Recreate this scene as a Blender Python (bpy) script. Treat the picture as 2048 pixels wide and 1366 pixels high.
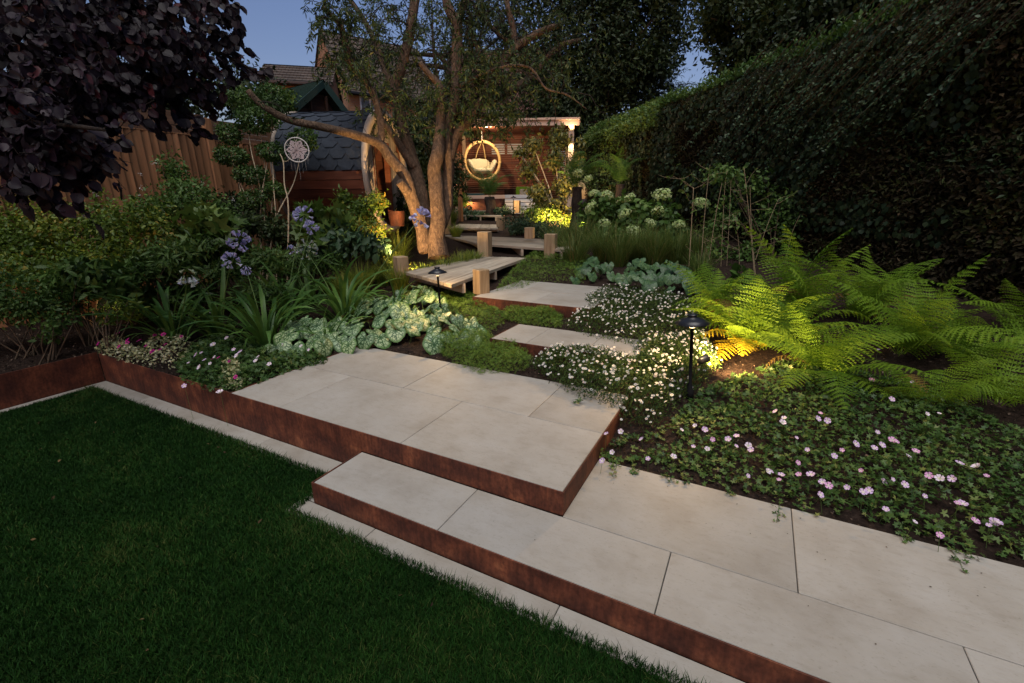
import bpy, bmesh, math, random
import numpy as np
from mathutils import Vector, Matrix, Euler, noise

random.seed(7); rs = np.random.RandomState(7)
PI = math.pi
for o in list(bpy.data.objects): bpy.data.objects.remove(o)
SC = bpy.context.scene
COL = SC.collection

# ------------------------------------------------------------------ camera, sky, sun, exposure
CAM = (0.0, 0.0, 1.83)
cam_d = bpy.data.cameras.new('camera'); cam = bpy.data.objects.new('camera', cam_d); COL.objects.link(cam)
cam_d.sensor_width = 36.0; cam_d.lens = 16.19; cam_d.clip_start = 0.05; cam_d.clip_end = 1500
_R = Matrix(((0.88561386, -0.13287713, 0.4450076), (0.464392, 0.26431798, -0.84526687), (-0.00530688, 0.95523802, 0.29579074)))
cam.matrix_world = Matrix.Translation(CAM) @ _R.to_4x4()
SC.camera = cam

SUN_EL, SUN_AZ = math.radians(68), math.radians(158)      # azimuth clockwise from +Y
w = bpy.data.worlds.new('World'); SC.world = w; w.use_nodes = True
wn = w.node_tree.nodes; wl = w.node_tree.links
bg = wn['Background']; sky = wn.new('ShaderNodeTexSky'); sky.sky_type = 'NISHITA'
sky.sun_disc = False; sky.sun_elevation = math.radians(4); sky.sun_rotation = SUN_AZ
sky.air_density = 1.0; sky.dust_density = 0.6; sky.ozone_density = 2.5
tint = wn.new('ShaderNodeMix'); tint.data_type = 'RGBA'; tint.blend_type = 'MULTIPLY'; tint.inputs[0].default_value = 1; tint.inputs[7].default_value = (1.18, .87, 1.05, 1)
wl.new(sky.outputs[0], tint.inputs[6]); wl.new(tint.outputs[2], bg.inputs[0]); bg.inputs[1].default_value = 0.09
sd = bpy.data.lights.new('sun', 'SUN'); sd.energy = 1.5; sd.angle = math.radians(50); sd.color = (1.0, 0.97, 0.93)
sun = bpy.data.objects.new('sun', sd); COL.objects.link(sun)
sdir = Vector((math.sin(SUN_AZ)*math.cos(SUN_EL), math.cos(SUN_AZ)*math.cos(SUN_EL), math.sin(SUN_EL)))
sun.rotation_euler = sdir.to_track_quat('Z', 'Y').to_euler()
SC.view_settings.view_transform = 'Standard'; SC.view_settings.look = 'None'
SC.view_settings.exposure = 1.08; SC.view_settings.gamma = 1.0
SC.view_settings.use_curve_mapping = False
SC.cycles.max_bounces = 5; SC.cycles.diffuse_bounces = 3; SC.cycles.transparent_max_bounces = 4
SC.cycles.sample_clamp_indirect = 3.0

# ------------------------------------------------------------------ ground model
# <<GROUND
_PY = [-300, 2.0, 3.4, 3.9, 4.6, 5.0, 6.4, 8.0, 10.0, 12.0, 14.0, 16.0, 18.0, 40.0, 400.0]
_PZ = [.27, .27, .285, .32, .42, .455, .56, .72, .92, 1.08, 1.24, 1.38, 1.46, 1.5, 1.5]
_RY = [-300, 2.7, 3.0, 3.9, 4.4, 5.2, 6.4]
_RZ = [.12, .12, .15, .30, .36, .47, .56]
def gz(x, y):
    if y < 2.037 and x > -5.969: return -0.06
    a = float(np.interp(y, _PY, _PZ)); 
    if y > 6.4: return a
    b = float(np.interp(y, _RY, _RZ))
    if y < 3.5: return b if x > -0.8 else a
    t = min(1.0, max(0.0, (x + 0.8) / 0.5)); return a + (b - a) * t
# GROUND>>

# ------------------------------------------------------------------ helpers
OFF = {}
def tag(o, label=None, cat=None, group=None, kind=None):
    if label: o['label'] = label
    if cat: o['category'] = cat
    if group: o['group'] = group
    if kind: o['kind'] = kind
    return o
def thing(name, label, cat, loc=(0, 0, 0), group=None):
    o = bpy.data.objects.new(name, None); COL.objects.link(o); o.location = loc; o.empty_display_size = .1
    OFF[o.name] = Vector(loc); return tag(o, label, cat, group)
def link(name, me, mat=None, parent=None, kind=None, loc=None):
    """mesh given in world coordinates, linked under parent"""
    if mat is not None and len(me.materials) == 0:
        for m in (mat if isinstance(mat, (list, tuple)) else [mat]): me.materials.append(m)
    o = bpy.data.objects.new(name, me); COL.objects.link(o)
    if parent is not None:
        o.parent = parent; off = OFF[parent.name]; o.location = -off; OFF[o.name] = Vector((0, 0, 0))
    else: OFF[o.name] = Vector((0, 0, 0))
    if kind: o['kind'] = kind
    return o
def inst(name, me, M, parent=None, kind=None):
    """shared mesh placed with world matrix M"""
    o = bpy.data.objects.new(name, me); COL.objects.link(o)
    if parent is not None:
        o.parent = parent; o.matrix_local = Matrix.Translation(-OFF[parent.name]) @ M
    else: o.matrix_local = M
    OFF[o.name] = None
    if kind: o['kind'] = kind
    return o
def sub(name, me, o_parent):
    """sub-part sharing its parent part's frame"""
    o = bpy.data.objects.new(name, me); COL.objects.link(o); o.parent = o_parent; return o
def pymesh(name, V, F, mat=None, smooth=False, mids=None):
    me = bpy.data.meshes.new(name); me.from_pydata([tuple(v) for v in V], [], [tuple(f) for f in F]); me.update()
    if mat is not None:
        for m in (mat if isinstance(mat, (list, tuple)) else [mat]): me.materials.append(m)
    if smooth: me.polygons.foreach_set('use_smooth', [True]*len(me.polygons))
    if mids is not None: me.polygons.foreach_set('material_index', mids)
    return me
def npmesh(name, V, T, mat=None, rnd=None, smooth=False):
    V = np.asarray(V, dtype=np.float32); T = np.asarray(T, dtype=np.int32); k = T.shape[1]
    me = bpy.data.meshes.new(name); me.vertices.add(len(V)); me.vertices.foreach_set('co', V.ravel())
    me.loops.add(T.size); me.loops.foreach_set('vertex_index', T.ravel())
    me.polygons.add(len(T)); me.polygons.foreach_set('loop_start', np.arange(0, T.size, k, dtype=np.int32))
    try: me.polygons.foreach_set('loop_total', np.full(len(T), k, dtype=np.int32))
    except Exception: pass
    if rnd is not None:
        a = me.attributes.new('rnd', 'FLOAT', 'POINT'); a.data.foreach_set('value', np.asarray(rnd, dtype=np.float32))
    me.update(calc_edges=True)
    if smooth: me.polygons.foreach_set('use_smooth', np.ones(len(T), dtype=bool))
    if mat is not None: me.materials.append(mat)
    return me
def norm(a): return a / np.maximum(1e-9, np.linalg.norm(a, axis=-1, keepdims=True))
def scat_arrays(T, P, Y, N, S):
    tv, tf = T; P = np.asarray(P, float); n = len(P); Y = norm(np.asarray(Y, float)); N = np.asarray(N, float)
    X = norm(np.cross(Y, N)); Nn = np.cross(X, Y); S = np.broadcast_to(np.asarray(S, float), (n,))
    V = P[:, None, :] + S[:, None, None]*(tv[None, :, 0:1]*X[:, None, :] + tv[None, :, 1:2]*Y[:, None, :] + tv[None, :, 2:3]*Nn[:, None, :])
    F = tf[None, :, :] + (np.arange(n)*len(tv))[:, None, None]
    return V.reshape(-1, 3), F.reshape(-1, 3)
def scatter(name, T, P, Y, N, S, mat, parent=None, kind=None, rnd=None):
    n = len(P); V, F = scat_arrays(T, P, Y, N, S)
    if rnd is None: rnd = rs.rand(n)
    me = npmesh(name, V, F, mat, np.repeat(rnd, len(T[0])))
    return link(name, me, None, parent, kind)
# leaf templates: x across, y along, z normal
def T_leaf(w=.5, fold=.12, droop=.12):
    v = np.array([(0,0,0),(-w/2,.35,fold*.6),(-w*.38,.7,fold*.3-droop*.5),(0,1,-droop),(w*.38,.7,fold*.3-droop*.5),(w/2,.35,fold*.6),(0,.45,-.02)])
    return v, np.array([(6,0,1),(6,1,2),(6,2,3),(6,3,4),(6,4,5),(6,5,0)])
def T_dia(w=.5, fold=.1):
    return np.array([(0,0,0),(-w/2,.45,fold),(0,1,-.05),(w/2,.45,fold)]), np.array([(0,2,1),(0,3,2)])
def T_lobed(n=5, inner=.5):
    v = [(0,.35,-.05)]; 
    for i in range(2*n+1):
        a = -2.6 + 5.2*i/(2*n); r = .62 if i % 2 else .62*inner
        v.append((math.sin(a)*r, .35+math.cos(a)*r, .06 if i % 2 else 0))
    f = [(0, i+1, i+2) for i in range(2*n)]
    return np.array(v), np.array([(a, c, b) for a, b, c in f])
def T_disc(n=7, r=.5, z=0., cup=.1):
    v = [(0,0,z)] + [(math.cos(2*PI*i/n)*r, math.sin(2*PI*i/n)*r, z+cup) for i in range(n)]
    return np.array(v), np.array([(0, 1+i, 1+(i+1) % n) for i in range(n)])
L6 = T_leaf(); L6w = T_leaf(.75, .1, .2); L6n = T_leaf(.24, .05, .15); D2 = T_dia(); D2n = T_dia(.26); D2w = T_dia(.8)
LOB = T_lobed(); 
# materials -----------------------------------------------------------------
def newmat(name):
    m = bpy.data.materials.new(name); m.use_nodes = True; n = m.node_tree.nodes; p = n['Principled BSDF']; return m, n, m.node_tree.links, p
def setp(p, rough=.6, spec=.3, metal=0):
    p.inputs['Roughness'].default_value = rough; p.inputs['Specular IOR Level'].default_value = spec; p.inputs['Metallic'].default_value = metal
def ramp(n, stops):
    r = n.new('ShaderNodeValToRGB'); el = r.color_ramp.elements
    while len(el) < len(stops): el.new(.5)
    for e, (pos, c) in zip(el, stops): e.position = pos; e.color = (*c, 1)
    return r
def flat(name, c, rough=.6, spec=.3, metal=0, var=0.0, scale=8):
    m, n, l, p = newmat(name); setp(p, rough, spec, metal)
    t = n.new('ShaderNodeTexNoise'); t.inputs['Scale'].default_value = scale; t.inputs['Detail'].default_value = 6
    tc = n.new('ShaderNodeTexCoord'); l.new(tc.outputs['Object'], t.inputs['Vector'])
    v = max(var, .08); r = ramp(n, [(.25, [x*(1-v) for x in c]), (.75, [min(1, x*(1+v)) for x in c])])
    l.new(t.outputs['Fac'], r.inputs[0]); l.new(r.outputs[0], p.inputs['Base Color']); return m
def leafmat(name, stops, rough=.45, trans=.25, spec=.35):
    m, n, l, p = newmat(name); setp(p, rough, spec)
    a = n.new('ShaderNodeAttribute'); a.attribute_name = 'rnd'
    r = ramp(n, stops); l.new(a.outputs['Fac'], r.inputs[0]); l.new(r.outputs[0], p.inputs['Base Color'])
    if trans > 0:
        t = n.new('ShaderNodeBsdfTranslucent'); l.new(r.outputs[0], t.inputs[0]); mx = n.new('ShaderNodeMixShader'); mx.inputs[0].default_value = trans
        l.new(p.outputs[0], mx.inputs[1]); l.new(t.outputs[0], mx.inputs[2]); l.new(mx.outputs[0], n['Material Output'].inputs[0])
    return m
def objleaf(name, c1, c2, rough=.45, trans=.25, spec=.35, stripes=0):
    """leaf material for separate leaf objects: shade varies with the object's random number"""
    m, n, l, p = newmat(name); setp(p, rough, spec)
    a = n.new('ShaderNodeObjectInfo'); r = ramp(n, [(0, c1), (1, c2)]); l.new(a.outputs['Random'], r.inputs[0])
    t = n.new('ShaderNodeTexNoise'); t.inputs['Scale'].default_value = 9; mxc = n.new('ShaderNodeMix'); mxc.data_type = 'RGBA'; mxc.blend_type = 'MULTIPLY'
    tc = n.new('ShaderNodeTexCoord'); l.new(tc.outputs['Object'], t.inputs['Vector'])
    mxc.inputs[0].default_value = .6; l.new(r.outputs[0], mxc.inputs[6]); r2 = ramp(n, [(.3, (.55,.55,.5)), (.7, (1,1,1))]); l.new(t.outputs['Fac'], r2.inputs[0]); l.new(r2.outputs[0], mxc.inputs[7])
    l.new(mxc.outputs[2], p.inputs['Base Color'])
    if trans > 0:
        tb = n.new('ShaderNodeBsdfTranslucent'); l.new(mxc.outputs[2], tb.inputs[0]); mx = n.new('ShaderNodeMixShader'); mx.inputs[0].default_value = trans
        l.new(p.outputs[0], mx.inputs[1]); l.new(tb.outputs[0], mx.inputs[2]); l.new(mx.outputs[0], n['Material Output'].inputs[0])
    return m
def wood(name, c1, c2, axis='X', scale=3.0, rough=.75, rndv=.3, knots=True):
    m, n, l, p = newmat(name); setp(p, rough, .25)
    tc = n.new('ShaderNodeTexCoord'); mp = n.new('ShaderNodeMapping'); l.new(tc.outputs['Object'], mp.inputs[0])
    s = {'X': (.12, 1, 1), 'Y': (1, .12, 1), 'Z': (1, 1, .12)}[axis]; mp.inputs['Scale'].default_value = [k*scale*6 for k in s]
    oi = n.new('ShaderNodeObjectInfo'); mm = n.new('ShaderNodeMath'); mm.operation = 'MULTIPLY'; mm.inputs[1].default_value = 37; l.new(oi.outputs['Random'], mm.inputs[0])
    t = n.new('ShaderNodeTexNoise'); t.noise_dimensions = '4D'; t.inputs['Detail'].default_value = 8; t.inputs['Distortion'].default_value = 1.2; t.inputs['Scale'].default_value = 1
    l.new(mp.outputs[0], t.inputs['Vector']); l.new(mm.outputs[0], t.inputs['W'])
    r = ramp(n, [(.28, c1), (.5, [(a+b)/2 for a, b in zip(c1, c2)]), (.72, c2)]); l.new(t.outputs['Fac'], r.inputs[0])
    mr = n.new('ShaderNodeMapRange'); mr.inputs[3].default_value = 1-rndv; mr.inputs[4].default_value = 1+rndv*.6; l.new(oi.outputs['Random'], mr.inputs[0])
    mx = n.new('ShaderNodeVectorMath'); mx.operation = 'SCALE'; l.new(r.outputs[0], mx.inputs[0]); l.new(mr.outputs[0], mx.inputs['Scale']); 
    l.new(mx.outputs[0], p.inputs['Base Color'])
    b = n.new('ShaderNodeBump'); b.inputs['Strength'].default_value = .4; b.inputs['Distance'].default_value = .004; l.new(t.outputs['Fac'], b.inputs['Height']); l.new(b.outputs[0], p.inputs['Normal'])
    return m
def stone():
    m, n, l, p = newmat('limestone'); setp(p, .62, .35)
    oi0 = n.new('ShaderNodeObjectInfo'); offv = n.new('ShaderNodeCombineXYZ'); om = n.new('ShaderNodeMath'); om.operation = 'MULTIPLY'; om.inputs[1].default_value = 53; l.new(oi0.outputs['Random'], om.inputs[0]); l.new(om.outputs[0], offv.inputs[0]); l.new(om.outputs[0], offv.inputs[2])
    g = n.new('ShaderNodeNewGeometry')
    def nz(sc, stretch, det=8):
        mp = n.new('ShaderNodeMapping'); mp.inputs['Scale'].default_value = stretch; mp.inputs['Rotation'].default_value = (0,0,.1); l.new(g.outputs['Position'], mp.inputs[0]); l.new(offv.outputs[0], mp.inputs['Location'])
        t = n.new('ShaderNodeTexNoise'); t.inputs['Scale'].default_value = sc; t.inputs['Detail'].default_value = det; t.inputs['Roughness'].default_value = .6; l.new(mp.outputs[0], t.inputs[0]); return t
    a = nz(3.2, (1, 1, 1)); b = nz(22, (.5, 1.3, 1), 10); c = nz(90, (.7, 1.3, 1), 5)
    r1 = ramp(n, [(.28, (.250,.222,.185)), (.5, (.300,.276,.240)), (.75, (.335,.315,.285))]); l.new(a.outputs['Fac'], r1.inputs[0])
    r2 = ramp(n, [(.3, (.88,.86,.83)), (.5, (1,1,1)), (.72, (1.0,.985,.96))]); l.new(b.outputs['Fac'], r2.inputs[0])
    r3 = ramp(n, [(.26, (.72,.69,.64)), (.42, (1,1,1))]); l.new(c.outputs['Fac'], r3.inputs[0])
    m1 = n.new('ShaderNodeMix'); m1.data_type = 'RGBA'; m1.blend_type = 'MULTIPLY'; m1.inputs[0].default_value = .8; l.new(r1.outputs[0], m1.inputs[6]); l.new(r2.outputs[0], m1.inputs[7])
    m2 = n.new('ShaderNodeMix'); m2.data_type = 'RGBA'; m2.blend_type = 'MULTIPLY'; m2.inputs[0].default_value = .8; l.new(m1.outputs[2], m2.inputs[6]); l.new(r3.outputs[0], m2.inputs[7])
    oi = n.new('ShaderNodeObjectInfo'); mr = n.new('ShaderNodeMapRange'); mr.inputs[3].default_value = .92; mr.inputs[4].default_value = 1.08; l.new(oi.outputs['Random'], mr.inputs[0])
    mx = n.new('ShaderNodeVectorMath'); mx.operation = 'SCALE'; l.new(m2.outputs[2], mx.inputs[0]); l.new(mr.outputs[0], mx.inputs['Scale'])
    l.new(mx.outputs[0], p.inputs['Base Color'])
    bp = n.new('ShaderNodeBump'); bp.inputs['Strength'].default_value = .35; bp.inputs['Distance'].default_value = .003; l.new(b.outputs['Fac'], bp.inputs['Height']); l.new(bp.outputs[0], p.inputs['Normal'])
    return m
def corten():
    m, n, l, p = newmat('weathering_steel'); setp(p, .72, .3)
    g = n.new('ShaderNodeNewGeometry')
    def nz(sc, stretch, det=8, dist=0.):
        mp = n.new('ShaderNodeMapping'); mp.inputs['Scale'].default_value = stretch; l.new(g.outputs['Position'], mp.inputs[0])
        t = n.new('ShaderNodeTexNoise'); t.inputs['Scale'].default_value = sc; t.inputs['Detail'].default_value = det; t.inputs['Distortion'].default_value = dist; l.new(mp.outputs[0], t.inputs[0]); return t
    a = nz(5, (1, 1, 1.1), 12, .3); b = nz(34, (1.3, 1.3, .2), 8); c = nz(55, (1, 1, .8), 6)
    r1 = ramp(n, [(.30, (.042,.013,.008)), (.48, (.075,.023,.012)), (.64, (.13,.042,.020)), (.78, (.26,.10,.045))]); l.new(a.outputs['Fac'], r1.inputs[0])
    r2 = ramp(n, [(.3, (.35,.33,.33)), (.5, (1,1,1)), (.7, (1.8,1.75,1.6))]); l.new(b.outputs['Fac'], r2.inputs[0])
    m1 = n.new('ShaderNodeMix'); m1.data_type = 'RGBA'; m1.blend_type = 'MULTIPLY'; m1.inputs[0].default_value = .45; l.new(r1.outputs[0], m1.inputs[6]); l.new(r2.outputs[0], m1.inputs[7])
    r3 = ramp(n, [(.35, (.6,.55,.55)), (.5, (1,1,1)), (.68, (1.35,1.4,1.5))]); l.new(c.outputs['Fac'], r3.inputs[0])
    m2 = n.new('ShaderNodeMix'); m2.data_type = 'RGBA'; m2.blend_type = 'MULTIPLY'; m2.inputs[0].default_value = .6; l.new(m1.outputs[2], m2.inputs[6]); l.new(r3.outputs[0], m2.inputs[7])
    l.new(m2.outputs[2], p.inputs['Base Color'])
    bp = n.new('ShaderNodeBump'); bp.inputs['Strength'].default_value = .5; bp.inputs['Distance'].default_value = .003; l.new(c.outputs['Fac'], bp.inputs['Height']); l.new(bp.outputs[0], p.inputs['Normal'])
    return m
def barkmat(name, c1, c2, c3):
    m, n, l, p = newmat(name); setp(p, .85, .2)
    tc = n.new('ShaderNodeTexCoord'); mp = n.new('ShaderNodeMapping'); mp.inputs['Scale'].default_value = (14, 14, 7); l.new(tc.outputs['Object'], mp.inputs[0])
    t = n.new('ShaderNodeTexNoise'); t.inputs['Scale'].default_value = 2.0; t.inputs['Detail'].default_value = 14; t.inputs['Roughness'].default_value = .72; t.inputs['Distortion'].default_value = .5; l.new(mp.outputs[0], t.inputs[0])
    v = n.new('ShaderNodeTexVoronoi'); v.inputs['Scale'].default_value = 5; l.new(mp.outputs[0], v.inputs[0])
    r = ramp(n, [(.3, c1), (.5, c2), (.7, c3)]); l.new(t.outputs['Fac'], r.inputs[0])
    r2 = ramp(n, [(.05, (.35,.3,.28)), (.3, (1,1,1))]); l.new(v.outputs['Distance'], r2.inputs[0])
    mx = n.new('ShaderNodeMix'); mx.data_type = 'RGBA'; mx.blend_type = 'MULTIPLY'; mx.inputs[0].default_value = .7; l.new(r.outputs[0], mx.inputs[6]); l.new(r2.outputs[0], mx.inputs[7])
    l.new(mx.outputs[2], p.inputs['Base Color'])
    b = n.new('ShaderNodeBump'); b.inputs['Strength'].default_value = 1.0; b.inputs['Distance'].default_value = .04; l.new(t.outputs['Fac'], b.inputs['Height']); l.new(b.outputs[0], p.inputs['Normal'])
    return m
def soilmat():
    m, n, l, p = newmat('soil'); setp(p, .95, .1)
    g = n.new('ShaderNodeNewGeometry'); t = n.new('ShaderNodeTexNoise'); t.inputs['Scale'].default_value = 28; t.inputs['Detail'].default_value = 10; t.inputs['Roughness'].default_value = .75; l.new(g.outputs['Position'], t.inputs[0])
    r = ramp(n, [(.35, (.010,.007,.006)), (.55, (.032,.020,.015)), (.72, (.075,.052,.040))]); l.new(t.outputs['Fac'], r.inputs[0]); l.new(r.outputs[0], p.inputs['Base Color'])
    b = n.new('ShaderNodeBump'); b.inputs['Strength'].default_value = 1; b.inputs['Distance'].default_value = .03; l.new(t.outputs['Fac'], b.inputs['Height']); l.new(b.outputs[0], p.inputs['Normal'])
    return m
def tilemat(name, c1, c2, sx=.25, sy=.16, brick=True, mortar=(.25,.22,.2)):
    m, n, l, p = newmat(name); setp(p, .85, .2)
    tc = n.new('ShaderNodeTexCoord'); br = n.new('ShaderNodeTexBrick'); l.new(tc.outputs['UV'], br.inputs['Vector'])
    br.inputs['Scale'].default_value = 1; br.inputs['Brick Width'].default_value = sx; br.inputs['Row Height'].default_value = sy; br.inputs['Mortar Size'].default_value = .008 if brick else .014
    br.inputs['Color1'].default_value = (*c1, 1); br.inputs['Color2'].default_value = (*c2, 1); br.inputs['Mortar'].default_value = (*mortar, 1)
    t = n.new('ShaderNodeTexNoise'); t.inputs['Scale'].default_value = .8; t.inputs['Detail'].default_value = 5; l.new(tc.outputs['UV'], t.inputs[0])
    r = ramp(n, [(.3, (.7,.7,.7)), (.7, (1.1,1.1,1.1))]); l.new(t.outputs['Fac'], r.inputs[0])
    mx = n.new('ShaderNodeMix'); mx.data_type = 'RGBA'; mx.blend_type = 'MULTIPLY'; mx.inputs[0].default_value = 1; l.new(br.outputs['Color'], mx.inputs[6]); l.new(r.outputs[0], mx.inputs[7]); l.new(mx.outputs[2], p.inputs['Base Color'])
    b = n.new('ShaderNodeBump'); b.inputs['Strength'].default_value = .8; b.inputs['Distance'].default_value = .02; b.invert = True; l.new(br.outputs['Fac'], b.inputs['Height']); l.new(b.outputs[0], p.inputs['Normal'])
    return m
def emis(name, c, s):
    m, n, l, p = newmat(name); p.inputs['Emission Color'].default_value = (*c, 1); p.inputs['Emission Strength'].default_value = s; p.inputs['Base Color'].default_value = (*c, 1); return m
WARM = (1.0, .62, .26)

M_STONE = stone(); M_CORT = corten(); M_SOIL = soilmat()
M_OAK = wood('oak', (.20,.135,.075), (.42,.31,.19), 'Z', 2.0); M_DECK = wood('deck_oak', (.22,.18,.135), (.42,.36,.28), 'X', 2.0)
M_FENCE = wood('fence_wood', (.16,.075,.035), (.34,.17,.085), 'Z', 1.6, rndv=.35); M_FENCEX = wood('fence_rail_wood', (.10,.055,.035), (.20,.115,.07), 'Y', 1.5)
M_CEDAR = wood('red_cedar', (.10,.030,.017), (.22,.078,.042), 'X', 1.6); M_PALE = wood('pale_timber', (.36,.25,.17), (.58,.44,.33), 'Z', 1.8)
M_BLACK = flat('black_metal', (.012,.013,.016), .35, .5); M_CHAIRW = flat('chair_wood', (.58,.40,.17), .5, .3, var=.2)
M_BARK = barkmat('tree_bark', (.028,.018,.012), (.095,.060,.038), (.20,.135,.09)); M_DBARK = barkmat('dark_bark', (.012,.009,.008), (.03,.022,.018), (.06,.045,.035))
M_PBARK = flat('pale_bark', (.38,.30,.2), .8, .2, var=.3, scale=30); M_STEM = flat('green_stem', (.08,.14,.035), .6, .3, var=.2)
M_TWIG = flat('twig_brown', (.07,.05,.032), .8, .2, var=.3, scale=30)

# boxes ----------------------------------------------------------------------
_BC = {}
def boxmesh(sx, sy, sz, bev=.004):
    k = (round(sx,4), round(sy,4), round(sz,4), bev)
    if k in _BC: return _BC[k]
    bm = bmesh.new(); bmesh.ops.create_cube(bm, size=1); bmesh.ops.scale(bm, vec=(sx, sy, sz), verts=bm.verts)
    if bev: bmesh.ops.bevel(bm, geom=bm.edges[:], offset=bev, segments=1, affect='EDGES')
    me = bpy.data.meshes.new('block'); bm.to_mesh(me); bm.free(); _BC[k] = me; return me
def box(name, c, s, mat, parent=None, bev=.004, rot=0., rotm=None, jit=0):
    me = boxmesh(*s, bev)
    key = (me.name, mat.name)
    if key not in _BC: m2 = me.copy(); m2.materials.append(mat); _BC[key] = m2
    R = rotm.to_4x4() if rotm is not None else Matrix.Rotation(rot, 4, 'Z')
    return inst(name, _BC[key], Matrix.Translation(Vector(c)) @ R, parent)
def between(name, a, b, w, h, mat, parent, bev=.004, up=(0,0,1)):
    """bar from a to b: local x along it"""
    a = Vector(a); b = Vector(b); x = (b-a); L = x.length; x.normalize(); y = Vector(up).cross(x).normalized(); z = x.cross(y)
    return box(name, (a+b)/2, (L, w, h), mat, parent, bev, rotm=Matrix((x, y, z)).transposed())
# tubes -----------------------------------------------------------------------
def crom(P, R, step=.06):
    P = [np.array(p, float) for p in P]; out = []; rad = []
    for i in range(len(P)-1):
        p0 = P[max(i-1,0)]; p1 = P[i]; p2 = P[i+1]; p3 = P[min(i+2,len(P)-1)]
        n = max(2, int(np.linalg.norm(p2-p1)/step))
        for k in range(n):
            t = k/n; out.append(.5*((2*p1)+(p2-p0)*t+(2*p0-5*p1+4*p2-p3)*t*t+(3*p1-p0-3*p2+p3)*t**3)); rad.append(R[i]*(1-t)+R[i+1]*t)
    out.append(P[-1]); rad.append(R[-1]); return np.array(out), np.array(rad)
class Tubes:
    def __init__(s): s.V = []; s.F = []; s.n = 0
    def add(s, P, R, seg=8, step=.06, wob=0., cap=True):
        P, R = crom(P, R, step); m = len(P)
        T = norm(np.gradient(P, axis=0)); a = np.array([0,0,1.]) if abs(T[0][2]) < .8 else np.array([1.,0,0])
        ang = np.arange(seg)*2*PI/seg; u = None
        for i in range(m):
            u = a - T[i]*np.dot(a, T[i]) if u is None else u - T[i]*np.dot(u, T[i])
            u = u/max(1e-9, np.linalg.norm(u)); v = np.cross(T[i], u)
            r = np.full(seg, R[i])
            if wob:
                r = r*np.array([1+wob*(noise.noise(Vector((math.cos(q)*1.6, math.sin(q)*1.6, i*step*4+s.n*.37)))+.5*math.sin(3*q+i*step*2+s.n)*.6) for q in ang])
            s.V.append(P[i] + r[:, None]*(np.cos(ang)[:, None]*u + np.sin(ang)[:, None]*v))
        b = s.n
        for i in range(m-1):
            j = np.arange(seg); s.F.append(np.stack([b+i*seg+j, b+i*seg+(j+1) % seg, b+(i+1)*seg+(j+1) % seg, b+(i+1)*seg+j], 1))
        s.n += m*seg
        if cap and R[-1] > .004:
            c = b+(m-1)*seg; s.V.append(P[-1][None, :]); k = s.n; s.n += 1; j = np.arange(seg)
            s.F.append(np.stack([c+j, c+(j+1) % seg, np.full(seg, k), np.full(seg, k)], 1))
        return P, R
    def mesh(s, name, mat, smooth=True):
        V = np.concatenate(s.V); F = np.concatenate(s.F)
        me = bpy.data.meshes.new(name); me.from_pydata(V.tolist(), [], [tuple(f) if f[2] != f[3] else tuple(f[:3]) for f in F.tolist()]); me.update()
        if smooth: me.polygons.foreach_set('use_smooth', [True]*len(me.polygons))
        me.materials.append(mat); return me
def lathe(prof, seg=16, c=(0,0,0)):
    V = []; F = []
    for r, z in prof:
        for i in range(seg): a = 2*PI*i/seg; V.append((c[0]+r*math.cos(a), c[1]+r*math.sin(a), c[2]+z))
    for k in range(len(prof)-1):
        for i in range(seg): j = (i+1) % seg; F.append((k*seg+i, k*seg+j, (k+1)*seg+j, (k+1)*seg+i))
    return V, F
def rdir(n, up=0., spread=1.):
    d = rs.normal(size=(n, 3))*spread; d[:, 2] += up; return norm(d)
def fbm(P, s, k=0.):
    return np.array([noise.noise(Vector((p[0]*s+k, p[1]*s-k, p[2]*s+k*.5))) for p in P])
def in_poly(P, poly):
    x, y = P[:, 0], P[:, 1]; ins = np.zeros(len(P), bool); n = len(poly); j = n-1
    for i in range(n):
        xi, yi = poly[i][0], poly[i][1]; xj, yj = poly[j][0], poly[j][1]
        if yi != yj: ins ^= ((yi > y) != (yj > y)) & (x < (xj-xi)*(y-yi)/(yj-yi)+xi)
        j = i
    return ins
def edge_dist(P, poly):
    d = np.full(len(P), 1e9); n = len(poly)
    for i in range(n):
        a = np.array(poly[i][:2]); b = np.array(poly[(i+1) % n][:2]); ab = b-a; t = np.clip(((P[:, :2]-a) @ ab)/(ab @ ab), 0, 1)
        d = np.minimum(d, np.linalg.norm(P[:, :2]-(a+t[:, None]*ab), axis=1))
    return d
def sample_poly(poly, n):
    p = np.array([q[:2] for q in poly]); lo = p.min(0); hi = p.max(0); out = []; c = 0
    while c < n:
        q = lo+rs.rand(n*2+4, 2)*(hi-lo); q = q[in_poly(q, poly)]; out.append(q); c += len(q)
    return np.concatenate(out)[:n]
GZ = lambda Q: np.array([gz(a, b) for a, b in Q[:, :2]])

# ------------------------------------------------------------------ ground, lawn, paving, corten
def axis_vals(parts): return np.unique(np.round(np.concatenate(parts), 4))
gx = axis_vals([np.array([-300,-80,-30,-20,-14]), np.arange(-12.03, 4.01, .12), np.array([-5.972,-5.966,-.81,-.79,5,7,12,30,80,300])])
gy = axis_vals([np.array([-300,-60,-15,-5,-2,0,1]), np.array([1.5,1.9,2.0365,2.0385]), np.arange(2.1, 9, .12), np.arange(9, 20, .4), np.array([22,28,40,80,200,400])])
GX, GY = np.meshgrid(gx, gy); ZZ = np.array([[gz(x, y) for x in gx] for y in gy])
for i in range(ZZ.shape[0]):
    for j in range(ZZ.shape[1]):
        if ZZ[i, j] > 0: ZZ[i, j] += .012*noise.noise(Vector((GX[i,j]*3, GY[i,j]*3, 0)))-.004
nx = len(gx); idx = np.arange(len(gy)*nx).reshape(len(gy), nx)
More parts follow.
